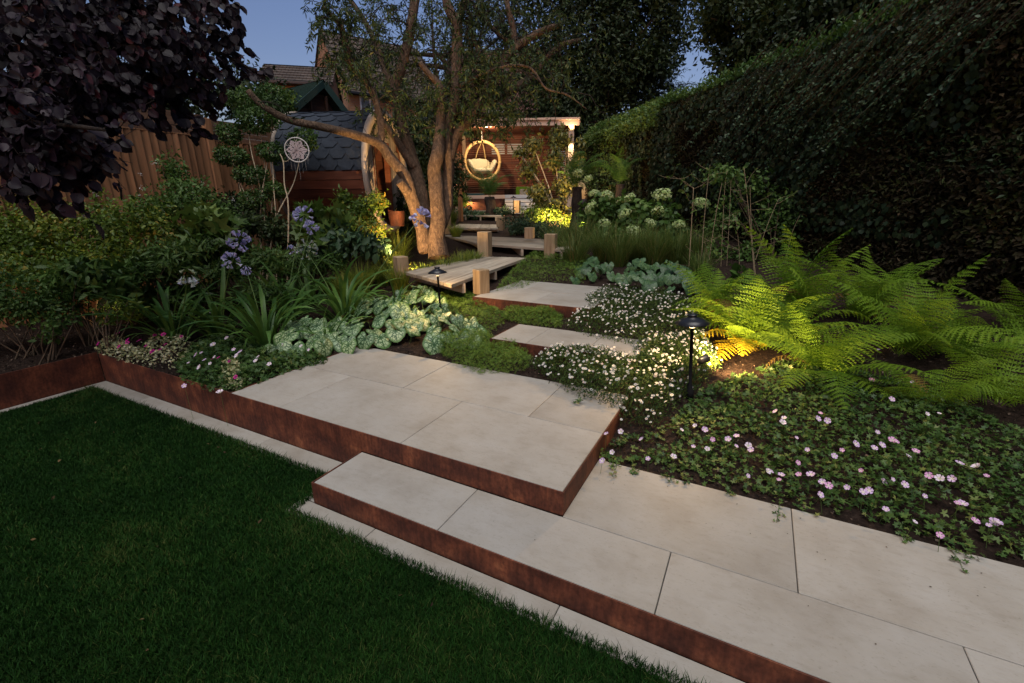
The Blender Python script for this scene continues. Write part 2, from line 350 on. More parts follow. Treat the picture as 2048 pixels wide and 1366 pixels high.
GF = np.stack([idx[:-1,:-1], idx[:-1,1:], idx[1:,1:], idx[1:,:-1]], -1).reshape(-1, 4)
link('ground', npmesh('ground', np.stack([GX, GY, ZZ], -1).reshape(-1, 3), GF, M_SOIL, smooth=True), kind='structure')

M_LAWN = flat('lawn_green', (.012,.026,.006), .95, .05, var=.4, scale=25)
m = pymesh('lawn', [(-5.86,-30,0),(8,-30,0),(8,1.47,0),(-2.37,1.47,0),(-2.37,1.84,0),(-5.86,1.84,0)], [(0,1,2,3),(0,3,4,5)], M_LAWN); link('lawn', m, kind='structure')
# grass blades where the lawn is in view
LP = [(-2.1,-.1),(-6.4,.8),(-5.83,1.87),(-2.3,1.87),(-2.3,1.50),(.2,1.50),(.1,1.0)]
nb = 230000
Q = sample_poly(LP, nb)
Q = Q[(Q[:,0] > -5.84)]; nb = len(Q)
edge = ((Q[:,1] > 1.80) & (Q[:,0] < -2.37)) | ((Q[:,1] > 1.43) & (Q[:,0] > -2.40))
h = .024+.016*rs.rand(nb)+.022*edge*rs.rand(nb)**2
pn = np.array([noise.noise(Vector((a*1.7, b*1.7, 0)))+.6*noise.noise(Vector((a*7, b*7, 3)))+.4*noise.noise(Vector((a*22, b*22, 7))) for a, b in Q]); h *= 1+.25*pn
ta = rs.rand(nb)*2*PI; dx = np.stack([np.cos(ta), np.sin(ta), 0*ta], 1); la = rs.rand(nb)*2*PI; ld = np.stack([np.cos(la), np.sin(la), 0*la], 1)
lean = (.25+.75*rs.rand(nb))[:, None]*h[:, None]; wd = .0019
B0 = np.stack([Q[:,0], Q[:,1], 0*Q[:,0]], 1); up = np.array([0,0,1.])
V = np.stack([B0-dx*wd, B0+dx*wd, B0+dx*wd*.8+up*h[:,None]*.6+ld*lean*.35, B0-dx*wd*.8+up*h[:,None]*.6+ld*lean*.35, B0+up*h[:,None]*.95+ld*lean], 1).reshape(-1, 3)
T = np.array([(0,1,2),(0,2,3),(3,2,4)]); F = (T[None]+(np.arange(nb)*5)[:, None, None]).reshape(-1, 3)
M_GRASS = leafmat('grass_blade', [(0,(.005,.021,.003)), (.5,(.010,.042,.006)), (.9,(.024,.068,.010)), (1,(.06,.08,.02))], .7, .12, .1)
link('grass', npmesh('grass', V, F, M_GRASS, np.repeat(np.clip(.45+.28*rs.randn(nb)+.5*pn, 0, 1), 5)), kind='stuff')

def slabs(parent, xs, y0, y1, z, th=.03, gap=.002, kind='paving_slab'):
    for a, b in zip(xs[:-1], xs[1:]):
        box(kind, ((a+b)/2, (y0+y1)/2, z-th/2+random.uniform(-.0006,.0006)), (b-a-2*gap, y1-y0-2*gap, th), M_STONE, parent, .003)
def plate(name, a, b, z0, z1, parent, t=.008):
    """steel plate between plan points a,b: its outer face lies on the line, thickness to the left of a->b"""
    a = Vector((*a, 0)); b = Vector((*b, 0)); d = (b-a).normalized(); nrm = Vector((-d.y, d.x, 0)); c = (a+b)/2+nrm*t/2; c.z = (z0+z1)/2
    return box(name, c, ((b-a).length, t, z1-z0), M_CORT, parent, .0015, rot=math.atan2(d.y, d.x))
M_JOINT = flat('grout', (.10,.10,.105), .9, .1)
def stone_step(label, x0, x1, y0, y1, zt, h, rows, loc, back=True, sides=(1,1)):
    t = thing('stone_step', label, 'garden step', loc, 'limestone steps with rusty steel risers')
    plate('riser', (x0, y0), (x1, y0), zt-h, zt, t)
    if sides[1]: plate('side_riser', (x1, y0+.0005), (x1, y1), zt-h, zt-.0005, t)
    if sides[0]: plate('side_riser', (x0, y1), (x0, y0+.0085), zt-h, zt-.0005, t)
    box('mortar_bed', ((x0+x1)/2, (y0+y1)/2+.01, zt-.022-h/2), (x1-x0-.03, y1-y0-.03, h-.03), M_JOINT, t, 0)
    for ya, yb, xs in rows: slabs(t, xs, ya, yb, zt-.001)
    return t
# landing / path at the front (lowest step)
S0 = stone_step('long lowest limestone step running out along the path to the bottom right corner', -2.27, 4.2, 1.612, 2.70, .15, .15,
    [(1.622, 2.029, [-2.258,-1.31,-.18,.92,2.02,3.12,4.19]), (2.029, 2.69, [-.760,.365,1.47,2.57,4.19])], (-2.27, 1.61, 0), sides=(0,1))
plate('side_riser', (-2.27, 2.022), (-2.27, 1.6205), 0, .1495, S0)
P1 = stone_step('largest limestone platform above the lawn with a tall rusty steel front', -3.735, -.757, 2.032, 3.50, .30, .15,
    [(2.042, 2.778, [-3.724,-3.115,-1.91,-.767]), (2.778, 3.49, [-3.724,-2.515,-1.33,-.767])], (-3.73, 2.03, .15))
plate('lower_riser', (-3.735, 2.0325), (-2.27, 2.0325), 0.0, .1495, P1)
P2 = stone_step('middle limestone step half buried in white daisies', -2.335, -.82, 3.94, 4.60, .45, .17,
    [(3.95, 4.59, [-2.325,-1.93,-1.32,-.83])], (-2.33, 3.94, .28))
P3 = stone_step('upper limestone step beside the oak post at the end of the boardwalk', -3.25, -1.62, 5.06, 6.50, .60, .18,
    [(5.07, 5.78, [-3.24,-2.4,-1.63]), (5.78, 6.49, [-3.24,-2.85,-1.63])], (-3.25, 5.06, .42))
t = thing('retaining_wall', 'rusty steel retaining wall between the lawn corner and the big limestone platform', 'retaining wall', (-5.97, 2.03, 0), 'rusty steel walls of the raised bed')
plate('panel', (-5.97, 2.0325), (-3.737, 2.0325), 0, .305, t)
t = thing('retaining_wall', 'rusty steel retaining wall at the left edge of the lawn', 'retaining wall', (-5.97, -2, 0), 'rusty steel walls of the raised bed')
plate('panel', (-5.965, -4), (-5.965, 2.022), 0, .325, t); OFF
# mowing strip
t = thing('mowing_strip', 'narrow limestone strip between the lawn and the rusty steel wall', 'paving edge', (-5.9, 1.9, 0), 'limestone mowing strips')
slabs(t, [-5.955,-5.05,-4.15,-3.25,-2.375], 1.845, 2.028, .006, .03); 
box('paving_slab', (-5.91, -1.05, -.009), (.085, 5.78, .03), M_STONE, t, .003)
t = thing('mowing_strip', 'narrow limestone strip between the lawn and the lowest step', 'paving edge', (-2.3, 1.5, 0), 'limestone mowing strips')
slabs(t, [-2.37,-1.75,-.6,.55,1.7,2.85,4.0], 1.475, 1.608, .006, .03)
box('paving_slab', (-2.322, 1.73, -.009), (.095, .23, .03), M_STONE, t, .003)

# mulch chips on the soil in view
cp = []
for poly, n in [([(-8.4,0),(-5.99,0),(-5.99,2.05),(-3.76,2.05),(-3.76,3.5),(-.8,3.52),(-.8,3.92),(-2.34,3.92),(-2.34,5),(-3.3,5),(-3.3,6),(-8.4,6)], 16000), ([(-.74,2.72),(2.6,2.72),(3,5),(1,7.4),(-1.6,7.4),(-1.6,5),(-.8,4.6)], 9000)]:
    cp.append(sample_poly(poly, n))
cp = np.concatenate(cp); n = len(cp); P = np.concatenate([cp, (GZ(cp)+.004)[:, None]], 1)
chip = (np.array([(-.5,0,0),(.5,0,0),(.35,1,.1),(-.3,.9,.15)]), np.array([(0,1,2),(0,2,3)]))
M_CHIP = leafmat('bark_chip', [(0,(.014,.009,.007)), (.7,(.05,.032,.022)), (1,(.16,.12,.09))], .9, 0, .1)
yd = rdir(n, 0, 1); yd[:, 2] *= .25
scatter('bark_mulch', chip, P, yd, rdir(n, 1.5), .006+.016*rs.rand(n)**2, M_CHIP, kind='stuff')

# ------------------------------------------------------------------ boardwalk and posts
def quad_deck(label, quad, z, nplank, along, th=.045, group='weathered oak boardwalk decks'):
    """quad: 4 plan corners a,b,c,d; planks run from side a-d to side b-c (along=0) or a-b to d-c (along=1)"""
    a, b, c, d = [Vector((q[0], q[1], 0)) for q in quad]
    if along == 1: a, b, c, d = b, c, d, a
    t = thing('boardwalk_deck', label, 'wooden deck', (*a.xy, z), group)
    for i in range(nplank):
        f0 = i/nplank+.004; f1 = (i+1)/nplank-.004
        p = [a.lerp(d, f0), b.lerp(c, f0), b.lerp(c, f1), a.lerp(d, f1)]
        e = random.uniform(-.02,.02); dr = (p[1]-p[0]).normalized()*e; p[1] += dr; p[2] += dr
        zz = z+random.uniform(-.002,.002); cx = sum(p, Vector())/4; X = (p[1]-p[0]).normalized(); Y = Vector((-X.y, X.x, 0))
        L = [Vector(((q-cx).dot(X), (q-cx).dot(Y), 0)) for q in p]
        V = [(q.x, q.y, -th) for q in L]+[(q.x, q.y, -.004) for q in L]+[(q.x*.998, q.y*.97, 0) for q in L]
        F = [(3,2,1,0),(8,9,10,11)]+[(k, (k+1)%4, 4+(k+1)%4, 4+k) for k in range(4)]+[(4+k, 4+(k+1)%4, 8+(k+1)%4, 8+k) for k in range(4)]
        me = pymesh('plank', V, F, M_DECK); M = Matrix.Translation((cx.x, cx.y, zz)) @ Matrix((X, Y, Vector((0,0,1)))).transposed().to_4x4(); inst('plank', me, M, t)
    for f in (.12, .5, .88):
        p = a.lerp(b, f); q = d.lerp(c, f); between('joist', (p.x, p.y, z-th-.07), (q.x, q.y, z-th-.07), .05, .13, M_DECK, t)
    return t
quad_deck('lowest weathered oak deck angled beside the left path lamp', [(-3.430,4.850,0.780), (-3.808,7.834,0.780), (-4.638,7.618,0.780), (-4.738,5.456,0.780)], .78, 7, 0)
quad_deck('second weathered oak deck between two stout posts', [(-5.273,8.469,0.930), (-2.924,8.027,0.930), (-3.852,10.055,0.930), (-7.574,10.282,0.930)], .93, 6, 0)
quad_deck('third weathered oak deck with boards pointing away from the camera', [(-7.426,10.571,1.100), (-6.015,10.683,1.100), (-7.416,13.176,1.100), (-8.670,13.034,1.100)], 1.1, 5, 1)
quad_deck('topmost weathered oak deck below the tree fern', [(-8.836,13.209,1.330), (-7.216,13.017,1.330), (-8.928,16.187,1.330), (-10.656,16.412,1.330)], 1.33, 4, 0)
def post(label, p, h, wd=.2, rot=.1):
    o = box('oak_post', (p[0], p[1], p[2]+h/2), (wd, wd, h), M_OAK, None, .008, rot=rot); tag(o, label, 'wooden post', 'stout oak posts along the boardwalk')
post('nearest oak post at the corner of the upper limestone step', (-3.284,5.344,0.580), .34, .17, -.45)
post('oak post at the left end of the lowest deck behind strap leaves', (-4.792,5.473,0.674), .33, .18, -.45)
post('oak post on the left front of the second deck', (-4.641,7.715,0.769), .47, .22, .15)
post('oak post on the right front of the second deck among grasses', (-3.477,8.202,0.747), .45, .21, .15)
post('short oak post behind the second deck', (-4.499,9.405,0.990), .24, .19, .2)
post('oak post right of the third deck', (-6.263,11.270,0.862), .50, .18, .2)
post('oak post left of the third deck just right of the big tree trunk', (-7.377,10.349,0.918), .50, .17, .2)
post('golden lit oak post beside the topmost deck', (-7.983,14.505,1.198), .36, .19, .2)
post('oak post at the left end of the topmost deck', (-9.321,13.803,1.206), .37, .19, .2)
post('golden lit oak post nearest the white slatted bench', (-7.323,14.323,1.376), .40, .2, .2)

# ------------------------------------------------------------------ path lamps and spotlights
def path_lamp(label, p, h, capr=.075, energy=6, tiltx=0., light=True):
    t = thing('path_lamp', label, 'garden lamp', p, 'black path lamps')
    x, y, z = p
    V, F = lathe([(0,0),(.030,0),(.030,.07),(.020,.075),(.020,.12),(.0125,.125),(.0125,h-.075),(.022,h-.074),(.022,h-.068),(0,h-.068)], 14, (0,0,0))  # wider collar at the top is added to shade the stem from the glow
    sh = Matrix.Translation(p) @ Matrix.Rotation(tiltx, 4, 'Y')
    inst('stem', pymesh('stem', V, F, M_MATTE, True), sh, t)
    V, F = lathe([(capr,h-.032),(capr+.002,h-.028),(capr*.6,h+.002),(capr*.26,h+.018),(capr*.24,h+.026),(capr*.30,h+.028),(capr*.28,h+.040),(0,h+.042),(0,h+.030),(capr*.2,h+.010),(capr*.55,h-.006),(capr,h-.032)], 24)
    inst('shade', pymesh('shade', V, F, M_BLACK, True), sh, t)
    V, F = lathe([(0,h-.012),(.030,h-.014),(.034,h-.010),(.02,h-.004),(0,h-.004)], 12)
    inst('bulb', pymesh('bulb', V, F, M_BULB, True), sh, t)
    if light:
        ld = bpy.data.lights.new('lamp_glow', 'POINT'); ld.shadow_soft_size = .004; ld.energy = energy; ld.color = WARM
        lo = bpy.data.objects.new('lamp_glow', ld); COL.objects.link(lo); lo.parent = t; lo.location = (tiltx*h+.0, 0, h-.024)
    return t
M_MATTE = flat('matte_black', (.010,.010,.011), .95, .02); M_BULB = emis('lamp_bulb', (1, .75, .45), 8)
path_lamp('black path lamp with a wide shade in front of the yellow lit ferns', (-0.327,3.719,0.272), .66, .13, 20, -.07)
path_lamp('black path lamp with a flat shade beside the lowest deck', (-3.382,4.525,0.409), .60, .115, 18, -.03)
path_lamp('black path lamp in the tall grass below the pale hydrangeas', (-3.562,10.269,1.035), .33, .09, 16)
path_lamp('black path lamp in front of the white slatted bench', (-7.179,13.791,1.329), .56, .10, 14)
path_lamp('small black path lamp left of the tree fern trunk', (-9.309,14.508,1.510), .26, .10, 14)
def spot(label, p, aim, energy, ang=70, blend=.6, size=.03, col=WARM):
    t = thing('garden_spotlight', label, 'spotlight', p, 'small ground spotlights')
    d = (Vector(aim)-Vector(p)).normalized(); q = d.to_track_quat('Z', 'Y').to_matrix().to_4x4()
    V, F = lathe([(0,0),(.03,0),(.035,.08),(.038,.09),(.032,.09),(.03,.08),(0,.08)], 12)
    inst('housing', pymesh('housing', V, F, M_BLACK, True), Matrix.Translation(p) @ q, t)
    V, F = lathe([(0,.083),(.028,.083),(0,.0831)], 12); inst('lens', pymesh('lens', V, F, M_BULB), Matrix.Translation(p) @ q, t)
    ld = bpy.data.lights.new('spot_glow', 'SPOT'); ld.energy = energy; ld.color = col; ld.spot_size = math.radians(ang); ld.spot_blend = blend; ld.shadow_soft_size = size
    lo = bpy.data.objects.new('spot_glow', ld); COL.objects.link(lo); lo.parent = t
    lo.matrix_local = Matrix.Translation(d*.10) @ (-d).to_track_quat('Z', 'Y').to_matrix().to_4x4()
    return t
spot('ground spotlight in the grass shining up the twisted tree trunk', (-4.810,5.515,0.654), (-5.553,7.224,2.766), 800, 115)
spot('ground spotlight at the foot of the pale multi stem tree', (-4.563,10.953,1.116), (-5.283,13.109,2.614), 330, 110)
spot('spotlight on the ground at the ivy covered end of the hedge', (-4.284,14.882,1.781), (-4.653,16.797,3.413), 130, 110)
spot('spotlight among the shrubs in front of the left fence', (-6.873,2.498,0.375), (-8.471,3.283,1.641), 9, 120)
spot('added ground spotlight on the soil that brightens the ferns', (-0.299,3.940,0.525), (0.588,5.834,0.712), 95, 115)  # added light source to brighten the ferns; no known spotlight stands here

# ------------------------------------------------------------------ fence
def feather_fence():
    X = -8.6
    t = thing('board_fence', 'tall closeboard timber fence along the left side of the garden', 'fence', (X, 3, .3))
    y = -1.0; z1 = 2.86
    posts = [1.35, 3.28, 5.18, 6.85, 8.8, 10.8, 12.8]
    while y < 9.4:
        if min(abs(y-p) for p in posts) > .07:
            gzv = gz(X, y)-.05; zt = z1-(0.05 if y > 5.2 else 0)+.03*(y < 3.2)
            V = [(-.014,-.064,0),(.000,-.064,0),(.030,.056,0),(.006,.056,0)]
            hh = zt-gzv
            VV = [(a,b,0) for a,b,_ in V]+[(a,b,hh) for a,b,_ in V]
            o = inst('board', pymesh('board', [(p[0],p[1],p[2]+random.uniform(-.004,.004)*(p[2]>0)) for p in VV], [(0,1,5,4),(1,2,6,5),(2,3,7,6),(3,0,4,7),(4,5,6,7)], M_FENCE), Matrix.Translation((X+.02+random.uniform(-.003,.003), y, gzv)) @ Matrix.Rotation(random.uniform(-.004,.004), 4, 'X'), t)
        y += .108
    for p in posts:
        box('post', (X+.03, p, (gz(X,p)+3.16)/2), (.11, .12, 3.16-gz(X,p)), M_FENCE, t, .006)
    for a, b in zip(posts[:-1], posts[1:]):
        zt = z1-(0.05 if a > 5.1 else 0)
        box('capping_rail', (X+.02, (a+b)/2, zt+.012), (.05, b-a-.13, .02), M_FENCE, t, .002)
        for k in range(4): box('slat', (X-.03, (a+b)/2, zt+.062+k*.083), (.02, b-a-.10, .080), M_FENCEX, t, .002)
    return t
feather_fence()

# ------------------------------------------------------------------ barrel sauna
def sauna():
    E = Vector((-6.825,7.585,2.334)); ax = Vector((.928,.371,0)).normalized(); R = 1.13; L = 1.72
    side = Vector((ax.y, -ax.x, 0))                       # towards the camera side
    t = thing('barrel_sauna', 'barrel shaped timber sauna with a dark shingle roof behind the big tree', 'sauna', (E.x, E.y, E.z-R))
    A = E-ax*L
    def pt(s, th, r): return A+ax*s+(side*math.sin(th)+Vector((0,0,1))*math.cos(th))*r
    n = 44
    for i in range(n):
        a0 = 2*PI*(i+.04)/n; a1 = 2*PI*(i+.96)/n
        if -PI*.5 < ((a0+PI) % (2*PI))-PI < PI*.5 and not (abs(((a0+PI) % (2*PI))-PI) > PI*.44): continue
        V = [pt(s, a, r)-A for s in (.02, L-.05) for r in (R-.05, R) for a in (a0, a1)]
        V2 = [Vector((v.dot(ax), v.dot(side), v.z)) for v in V]
        me = pymesh('stave', V2, [(0,1,5,4),(2,6,7,3),(0,4,6,2),(1,3,7,5),(0,2,3,1),(4,5,7,6)], M_CEDAR)
        inst('stave', me, Matrix.Translation(A) @ Matrix((ax, side, Vector((0,0,1)))).transposed().to_4x4(), t)
    # inner roof shell
    V = []; F = []; m = 28
    for j in range(m+1):
        a = -PI*.5+PI*j/m
        V += [pt(.0, a, R-.03), pt(L+.02, a, R-.03), pt(.0, a, R+.002), pt(L+.02, a, R+.002)]
    for j in range(m):
        b = j*4; F += [(b,b+1,b+5,b+4),(b+2,b+6,b+7,b+3),(b,b+4,b+6,b+2),(b+1,b+3,b+7,b+5)]
    link('roof_shell', pymesh('roof_shell', V, F, [M_CEDAR, M_FELT], mids=[0,1,0,0]*m), None, t)
    # hexagonal felt shingles in overlapping rows
    ws = .31; rows = 9; dth = (PI*.5-.03)/rows
    for sgn in (1, -1):
        base = None
        V = []; F = []; hh = dth*1.75
        def loc(u, th, dr): return Vector((u, math.sin(th)*(R+dr)*sgn, math.cos(th)*(R+dr)))
        for r in range(rows):
            th0 = dth*(r+1.0)+.02
            me = None
            k = 0; s = -.15*(r % 2)
            while s < L-.02:
                u0 = max(s, 0); u1 = min(s+ws-.006, L)
                if u1-u0 > .06:
                    pr = []; wd = u1-u0
                    prof = [(u0, th0-hh, .006), (u1, th0-hh, .006), (u1, th0-dth*.45, .014), (u1-wd*.24, th0, .018), (u0+wd*.24, th0, .018), (u0, th0-dth*.45, .014)]
                    top = [loc(*q) for q in prof]; bot = [loc(q[0], q[1], q[2]-.007) for q in prof]
                    Vs = top+bot; nn = 6
                    Fs = [tuple(range(6)) if sgn > 0 else tuple(reversed(range(6)))]+[(i, (i+1) % nn, nn+(i+1) % nn, nn+i) for i in range(nn)]
                    inst('shingle', pymesh('shingle', Vs, Fs, M_FELT), Matrix.Translation(A) @ Matrix((ax, side, Vector((0,0,1)))).transposed().to_4x4(), t)
                s += ws; k += 1
    # trim rings
    for s0, s1, nm in ((-.03, .03, 'end_trim'), (L-.03, L+.05, 'front_arch')):
        V = []; F = []; m = 40
        for j in range(m):
            a = 2*PI*j/m
            for s, r in ((s0, R-.10), (s1, R-.10), (s1, R+.03), (s0, R+.03)): V.append(pt(s, a, r))
        for j in range(m):
            b = j*4; c = ((j+1) % m)*4
            for q in range(4): F.append((b+q, b+(q+1) % 4, c+(q+1) % 4, c+q))
        link(nm, pymesh(nm, V, F, M_PALE2, True), None, t)
    # front wall of vertical boards with a dark doorway
    bw = .14; y = -R+.1
    while y < R-.1:
        yc = y+bw/2; hh = math.sqrt(max(.01, (R-.06)**2-yc**2))
        if abs(yc) < .40: z0, z1 = .62, hh
        else: z0, z1 = -hh, hh
        if abs(yc) < .42 and True:
            z0 = .62
        c = E-ax*.10+side*yc+Vector((0,0,(z0+z1)/2))
        mt = Matrix((ax, side, Vector((0,0,1)))).transposed()
        if z1-z0 > .05: box('wall_board', c, (.03, bw-.008, z1-z0), M_PALE2, t, .003, rotm=mt)
        y += bw
    for sg in (-1, 1): box('door_jamb', E-ax*.14+side*sg*.44+Vector((0,0,-.25)), (.12, .05, 1.72), M_CEDAR, t, .003, rotm=Matrix((ax, side, Vector((0,0,1)))).transposed())
    box('door', E-ax*.55+Vector((0,0,-.2)), (.04, 1.6, 2.0), M_DARKW, t, .003, rotm=Matrix((ax, side, Vector((0,0,1)))).transposed())
    for s in (.35, 1.65): 
        c = A+ax*s; box('cradle', (c.x, c.y, E.z-R-.12), (.12, 1.7, .5), M_CEDAR, t, .005, rotm=Matrix((ax, side, Vector((0,0,1)))).transposed())
M_FELT = flat('blue_black_felt', (.028,.035,.048), .8, .25, var=.25, scale=25)
M_PALE2 = wood('grey_pale_timber', (.30,.24,.19), (.50,.42,.35), 'Z', 1.8); M_DARKW = flat('dark_interior_wood', (.03,.018,.012), .8)
sauna()

# ------------------------------------------------------------------ garden shelter with hanging chair
def shelter():
    c0 = Vector((-10.516,15.154,1.455)); c1 = Vector((-6.378,16.972,1.438)); zf = 1.47; zt = (-6.698,17.902,4.577)[2]
    c0.z = c1.z = 0; X = (c1-c0).normalized(); Y = Vector((-X.y, X.x, 0)); W = (c1-c0).length; Dd = 2.6
    mt = Matrix((X, Y, Vector((0,0,1)))).transposed(); rot = math.atan2(X.y, X.x)
    def P(u, v, z): q = c0+X*u+Y*v; return Vector((q.x, q.y, z))
    t = thing('garden_shelter', 'open fronted timber garden shelter with a pale flat roof edge and red slatted walls', 'garden shelter', (c0.x, c0.y, zf))
    for u, v in ((0.09,.09), (W-.09,.09), (.09,Dd-.1), (W-.09,Dd-.1)): box('post', P(u, v, (zf+zt-.16)/2), (.19,.19,zt-.16-zf), M_PALE, t, .006, rot=rot)
    box('fascia', P(W/2, -.10, zt-.17), (W+.36, .04, .17), M_SHELF, t, .003, rot=rot); box('fascia_cap', P(W/2, -.125, zt-.045), (W+.44, .09, .07), M_SHELF, t, .003, rot=rot)
    for u in (-.19, W+.19): box('side_fascia', P(u, Dd/2, zt-.13), (.04, Dd+.2, .2), M_SHELF, t, .003, rot=rot)
    box('roof', P(W/2, Dd/2, zt-.02), (W+.3, Dd+.2, .05), M_BLACK, t, .003, rot=rot)
    box('floor', P(W/2, Dd/2, zf-.05), (W, Dd, .08), M_DECK, t, .003, rot=rot)
    z = zf+.02; k = 0
    while z < zt-.28:
        hgt = .085
        if zt-1.02 < z < zt-.62:   # open slats in windows
            segs = [(0.12,W*.28),(W*.40,W*.425),(W*.56,W*.585),(W*.66,W*.99)]
            for a, b in ((W*.28,W*.40),(W*.425,W*.56),(W*.585,W*.66)): box('window_slat', P((a+b)/2, Dd-.05, z+.03), (b-a, .02, .035), M_SLATW, t, .002, rot=rot)
            for a, b in segs: box('wall_slat', P((a+b)/2, Dd-.05, z+.04), (b-a-.004, .03, hgt-.012), M_CEDAR, t, .002, rot=rot)
        else: box('wall_slat', P(W/2, Dd-.05, z+.04), (W-.04, .03, hgt-.012), M_CEDAR, t, .002, rot=rot)
        box('side_slat', P(.04, Dd/2, z+.04), (.03, Dd-.25, hgt-.012), M_CEDAR, t, .002, rot=rot); box('side_slat', P(W-.04, Dd/2, z+.04), (.03, Dd-.25, hgt-.012), M_CEDAR, t, .002, rot=rot)
        z += hgt
    box('ceiling', P(W/2, Dd/2, zt-.2), (W-.2, Dd-.1, .03), M_CEDAR, t, .002, rot=rot)
    # lamp on the right post
    lt = thing('wall_light', 'small wall light high on the right post of the garden shelter', 'wall lamp', tuple(P(W-.09, -.06, zt-.62)))
    box('housing', P(W-.09, -.05, zt-.60), (.07, .07, .14), M_BLACK, lt, .004, rot=rot)
    for dz, aim in ((-.1, (0,0,-1)), (.1, (0,0,1))):
        ld = bpy.data.lights.new('wall_glow', 'SPOT'); ld.energy = 28; ld.color = (1,.7,.4); ld.spot_size = 2.0; ld.spot_blend = .6; ld.shadow_soft_size = .03
        lo = bpy.data.objects.new('wall_glow', ld); COL.objects.link(lo); lo.parent = lt; lo.location = -Y*.13+Vector((0,0,dz)); lo.rotation_euler = Vector(aim).to_track_quat('-Z', 'Y').to_euler()
    # warm downlight in the ceiling above the chair
    dt = thing('ceiling_light', 'small downlight in the shelter ceiling above the round hanging chair', 'ceiling lamp', tuple(P(W*.3, .12, zt-.23)))
    V, F = lathe([(0,0),(.05,0),(.05,-.02),(0,-.02)], 14); inst('downlight', pymesh('downlight', V, F, M_BULB), Matrix.Translation(P(W*.3,.12,zt-.225)), dt)
    ld = bpy.data.lights.new('ceiling_glow', 'POINT'); ld.energy = 80; ld.color = (1,.74,.45); ld.shadow_soft_size = .05; lo = bpy.data.objects.new('ceiling_glow', ld); COL.objects.link(lo); lo.parent = dt; lo.location = (0,0,-.12)
    # hanging chair
    cc = Vector((-9.913,16.452,3.244)); r = .70
    V_ = (Y*.93-X*.37).normalized(); U = Vector((V_.y, -V_.x, 0)); Z = Vector((0,0,1))
    h = thing('hanging_chair', 'round wooden hanging egg chair with cream cushions in the shelter', 'hanging chair', tuple(cc))
    def ring(rad, n, dv, rr, name, a0=0., a1=2*PI):
        tb = Tubes(); pts = [cc+U*math.cos(a)*rad+Z*math.sin(a)*rad+V_*dv for a in np.linspace(a0, a1, n)]
        tb.add([tuple(p) for p in pts], [rr]*n, 8, .1); link(name, tb.mesh(name, M_CHAIRW), None, h)
    ring(r, 28, 0, .062, 'ring'); ring(r*.86, 20, .33, .02, 'rear_ring', PI*.98, PI*2.02)
    for k in range(9):
        a = PI*1.02+PI*.96*k/8; tb = Tubes()
        tb.add([tuple(cc+U*math.cos(a)*r*f+Z*math.sin(a)*r*f+V_*dv) for f, dv in ((1,0),(.97,.17),(.86,.33),(.55,.48),(.15,.54))], [.016]*5, 6, .08); link('rib', tb.mesh('rib', M_CHAIRW), None, h)
    for s in (-1, 1):
        tb = Tubes(); tb.add([tuple(cc+Z*r+V_*.0), tuple(cc+Z*r*.55+U*s*.13+V_*.2), tuple(cc-Z*.05+U*s*.22+V_*.36), tuple(cc-Z*.35+U*s*.2+V_*.42)], [.018]*4, 6, .08); link('rib', tb.mesh('rib', M_CHAIRW), None, h)
    tb = Tubes(); tb.add([tuple(cc+Z*r), tuple(Vector((cc.x, cc.y, zt-.2)))], [.012,.012], 6, .3); link('rope', tb.mesh('rope', M_SLATW), None, h)
    def cushion(name, c, sx, sy, sz, tilt):
        bm = bmesh.new(); bmesh.ops.create_uvsphere(bm, u_segments=16, v_segments=10, radius=1)
        for v in bm.verts:
            v.co = Vector([math.copysign(abs(q)**.6, q) for q in v.co]); v.co.z *= 1-.25*(abs(math.sin(v.co.x*5)*math.sin(v.co.y*5)))
        me = bpy.data.meshes.new(name); bm.to_mesh(me); bm.free(); me.materials.append(M_CREAM); me.polygons.foreach_set('use_smooth', [True]*len(me.polygons))
        inst(name, me, Matrix.Translation(c) @ Matrix((U, V_, Z)).transposed().to_4x4() @ tilt @ Matrix.Diagonal((sx, sy, sz, 1)), h)
    cushion('seat_cushion', cc-Z*.36+V_*.12, .42, .27, .10, Matrix.Rotation(-.1, 4, 'X'))
    cushion('back_cushion', cc-Z*.12+V_*.30-U*.05, .42, .09, .24, Matrix.Rotation(-.25, 4, 'X'))
    for s in (-1, 1): cushion('side_cushion', cc-Z*.17+V_*.14+U*s*.44, .08, .24, .26, Matrix.Rotation(s*.45, 4, 'Y'))
    # sofa
    s = thing('garden_sofa', 'low outdoor sofa against the back wall of the shelter', 'sofa', tuple(P(W*.62, 2.0, zf)))
    box('base', P(W*.62, 2.0, zf+.22), (2.0,.75,.3), M_DARKW, s, .02, rot=rot); box('backrest', P(W*.62, 2.33, zf+.55), (2.0,.12,.45), M_DARKW, s, .02, rot=rot)
    b = box('scatter_cushion', P(W*.58, 1.98, zf+.62), (.62,.16,.44), M_GREENC, None, .05, rot=rot); tag(b, 'bright green cushion on the sofa in the shelter', 'cushion')
    b = box('scatter_cushion', P(W*.585, 1.86, zf+.57), (.34,.12,.36), M_GREYC, None, .04, rot=rot); tag(b, 'grey patterned cushion in front of the green one', 'cushion')
    b = box('storage_box', P(.75, 1.0, zf+.3), (.7,.5,.55), M_TEAL, None, .02, rot=rot); tag(b, 'dark teal box on the shelter floor under the hanging chair', 'box')
M_SHELF = wood('painted_pale_timber', (.50,.33,.24), (.66,.47,.36), 'X', 1.2, rndv=.05); M_SLATW = flat('pale_slat', (.55,.55,.55), .6); M_CREAM = flat('cream_fabric', (.52,.50,.36), .9, .1)
M_GREENC = flat('green_fabric', (.09,.20,.02), .9, .1); M_GREYC = flat('grey_fabric', (.28,.29,.28), .9, .1, var=.5, scale=20); M_TEAL = flat('teal_paint', (.01,.045,.055), .6)
shelter()
